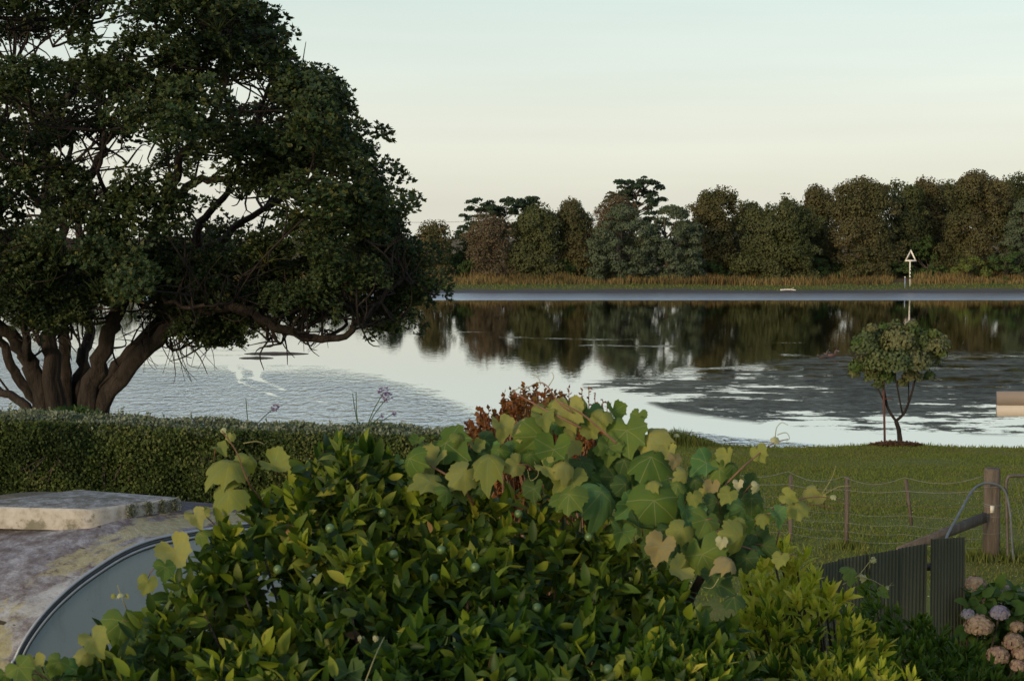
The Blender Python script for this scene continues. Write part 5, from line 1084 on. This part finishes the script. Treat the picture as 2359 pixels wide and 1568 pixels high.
for poly, n_, back in (([(1000, 1080), (1100, 1100), (1220, 1110), (1300, 1130), (1250, 1060), (1150, 1000), (1020, 1040)], 12, .12), ([(1230, 950), (1340, 940), (1480, 980), (1530, 1060), (1560, 1200), (1500, 1260), (1380, 1180), (1290, 1130), (1220, 1040)], 36, .16), ([(1540, 1080), (1700, 1060), (1760, 1150), (1760, 1260), (1660, 1310), (1560, 1300), (1540, 1200)], 30, .16), ([(940, 1030), (1080, 1050), (1100, 1150), (980, 1150)], 10, .1), ([(60, 1540), (200, 1500), (330, 1400), (380, 1440), (220, 1568)], 10, .1)):
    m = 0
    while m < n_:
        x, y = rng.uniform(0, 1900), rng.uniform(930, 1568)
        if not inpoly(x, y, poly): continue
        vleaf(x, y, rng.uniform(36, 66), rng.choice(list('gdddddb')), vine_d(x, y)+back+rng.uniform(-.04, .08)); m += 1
def cane(pts, r0, r1, mat=M['vine'], name='stem'):
    pp = smoothpath([np.array(P(x, y, d))-vo for x, y, d in pts], 5); mb = MB(); mb.tube(pp, np.linspace(r0, r1, len(pp)), 6); mb.build(name, mat, vine, True)
cane([(510, 990, 4.7), (545, 1040, 4.7), (560, 1080, 4.72), (575, 1115, 4.75), (600, 1150, 4.85), (640, 1210, 5.)], .0015, .004)
cane([(990, 1070, 4.9), (1040, 1100, 4.9), (1075, 1135, 4.9), (1100, 1180, 5.)], .003, .005)
cane([(1180, 900, 5.1), (1215, 920, 5.05), (1260, 945, 5.02), (1300, 965, 5.), (1340, 985, 5.)], .002, .004)
cane([(1210, 895, 5.1), (1240, 880, 5.1), (1262, 890, 5.05), (1290, 930, 5.0), (1320, 950, 5.)], .0015, .003)
cane([(1290, 925, 4.95), (1340, 952, 4.95), (1380, 985, 4.95), (1420, 1020, 4.95)], .003, .004)
cane([(1815, 1010, 5.), (1780, 1020, 5.), (1740, 1050, 4.95), (1700, 1085, 4.9), (1660, 1130, 4.9), (1640, 1180, 4.85)], .0015, .004)
cane([(1940, 1150, 5.2), (1890, 1143, 5.15), (1830, 1150, 5.1), (1770, 1175, 5.), (1720, 1210, 4.9), (1650, 1230, 4.8), (1600, 1215, 4.8)], .0015, .004)
cane([(1925, 1170, 5.2), (1860, 1160, 5.15), (1800, 1180, 5.1), (1795, 1220, 5.0), (1780, 1280, 5.)], .0015, .003)
cane([(1650, 1225, 4.7), (1690, 1250, 4.7), (1760, 1270, 4.75), (1830, 1275, 4.8)], .004, .002)
cane([(830, 1600, 3.75), (850, 1545, 3.75), (868, 1500, 3.8), (885, 1465, 3.9)], .0018, .0012, M['tendril'])
cane([(1940, 1345, 7.6), (1975, 1325, 7.6), (2000, 1295, 7.6), (2015, 1280, 7.6)], .003, .002, M['tendril']); cane([(1975, 1325, 7.6), (2010, 1335, 7.6), (2040, 1350, 7.6), (2055, 1340, 7.6)], .003, .001, M['tendril'])
cane([(2040, 1395, 7.6), (2038, 1370, 7.6), (2020, 1355, 7.6), (2060, 1345, 7.6)], .002, .001, M['tendril'])
cane([(270, 1345, 4.3), (285, 1385, 4.3), (300, 1420, 4.35)], .001, .002, M['tendril'])
for pts in ([(1785, 1010, 5), (1788, 985, 5), (1800, 972, 5), (1815, 978, 5)], [(1790, 1000, 5), (1810, 995, 5), (1818, 1008, 5), (1810, 1015, 5)], [(1890, 1140, 5.15), (1915, 1100, 5.15), (1925, 1070, 5.15)], [(1890, 1142, 5.15), (1930, 1120, 5.15), (1960, 1118, 5.15)], [(1175, 905, 5.1), (1195, 893, 5.1), (1210, 895, 5.1)],
            [(1245, 885, 5.1), (1240, 870, 5.1), (1225, 862, 5.1)], [(1262, 890, 5.1), (1275, 868, 5.1), (1270, 855, 5.1)], [(560, 1020, 4.7), (590, 1015, 4.7), (610, 1022, 4.7)], [(1655, 1330, 4.4), (1640, 1352, 4.4), (1620, 1350, 4.4)], [(1760, 1140, 5), (1761, 1180, 4.95), (1758, 1200, 4.95)], [(1075, 1135, 4.85), (1080, 1110, 4.85), (1100, 1095, 4.85)], [(1230, 1060, 5), (1240, 1090, 4.9), (1222, 1105, 4.9), (1215, 1080, 4.9)]):
    cane(pts, .0016, .0008, M['tendril'], 'tendril')
tk = MB(); tk.tube(smoothpath([(0, 0, 0), (.1, .05, 1.2), (-.05, -.1, 2.2), (.1, -.3, 2.7)], 5), np.linspace(.03, .012, 16), 7, jit=.08); tk.build('trunk', M['bark'], vine, True)
tris = sum(sum(len(p.vertices)-2 for p in o.data.polygons) for o in [] )
print('OBJECTS', len(bpy.data.objects), 'tris', sum(len(m.loops)-2*len(m.polygons) for m in bpy.data.meshes))
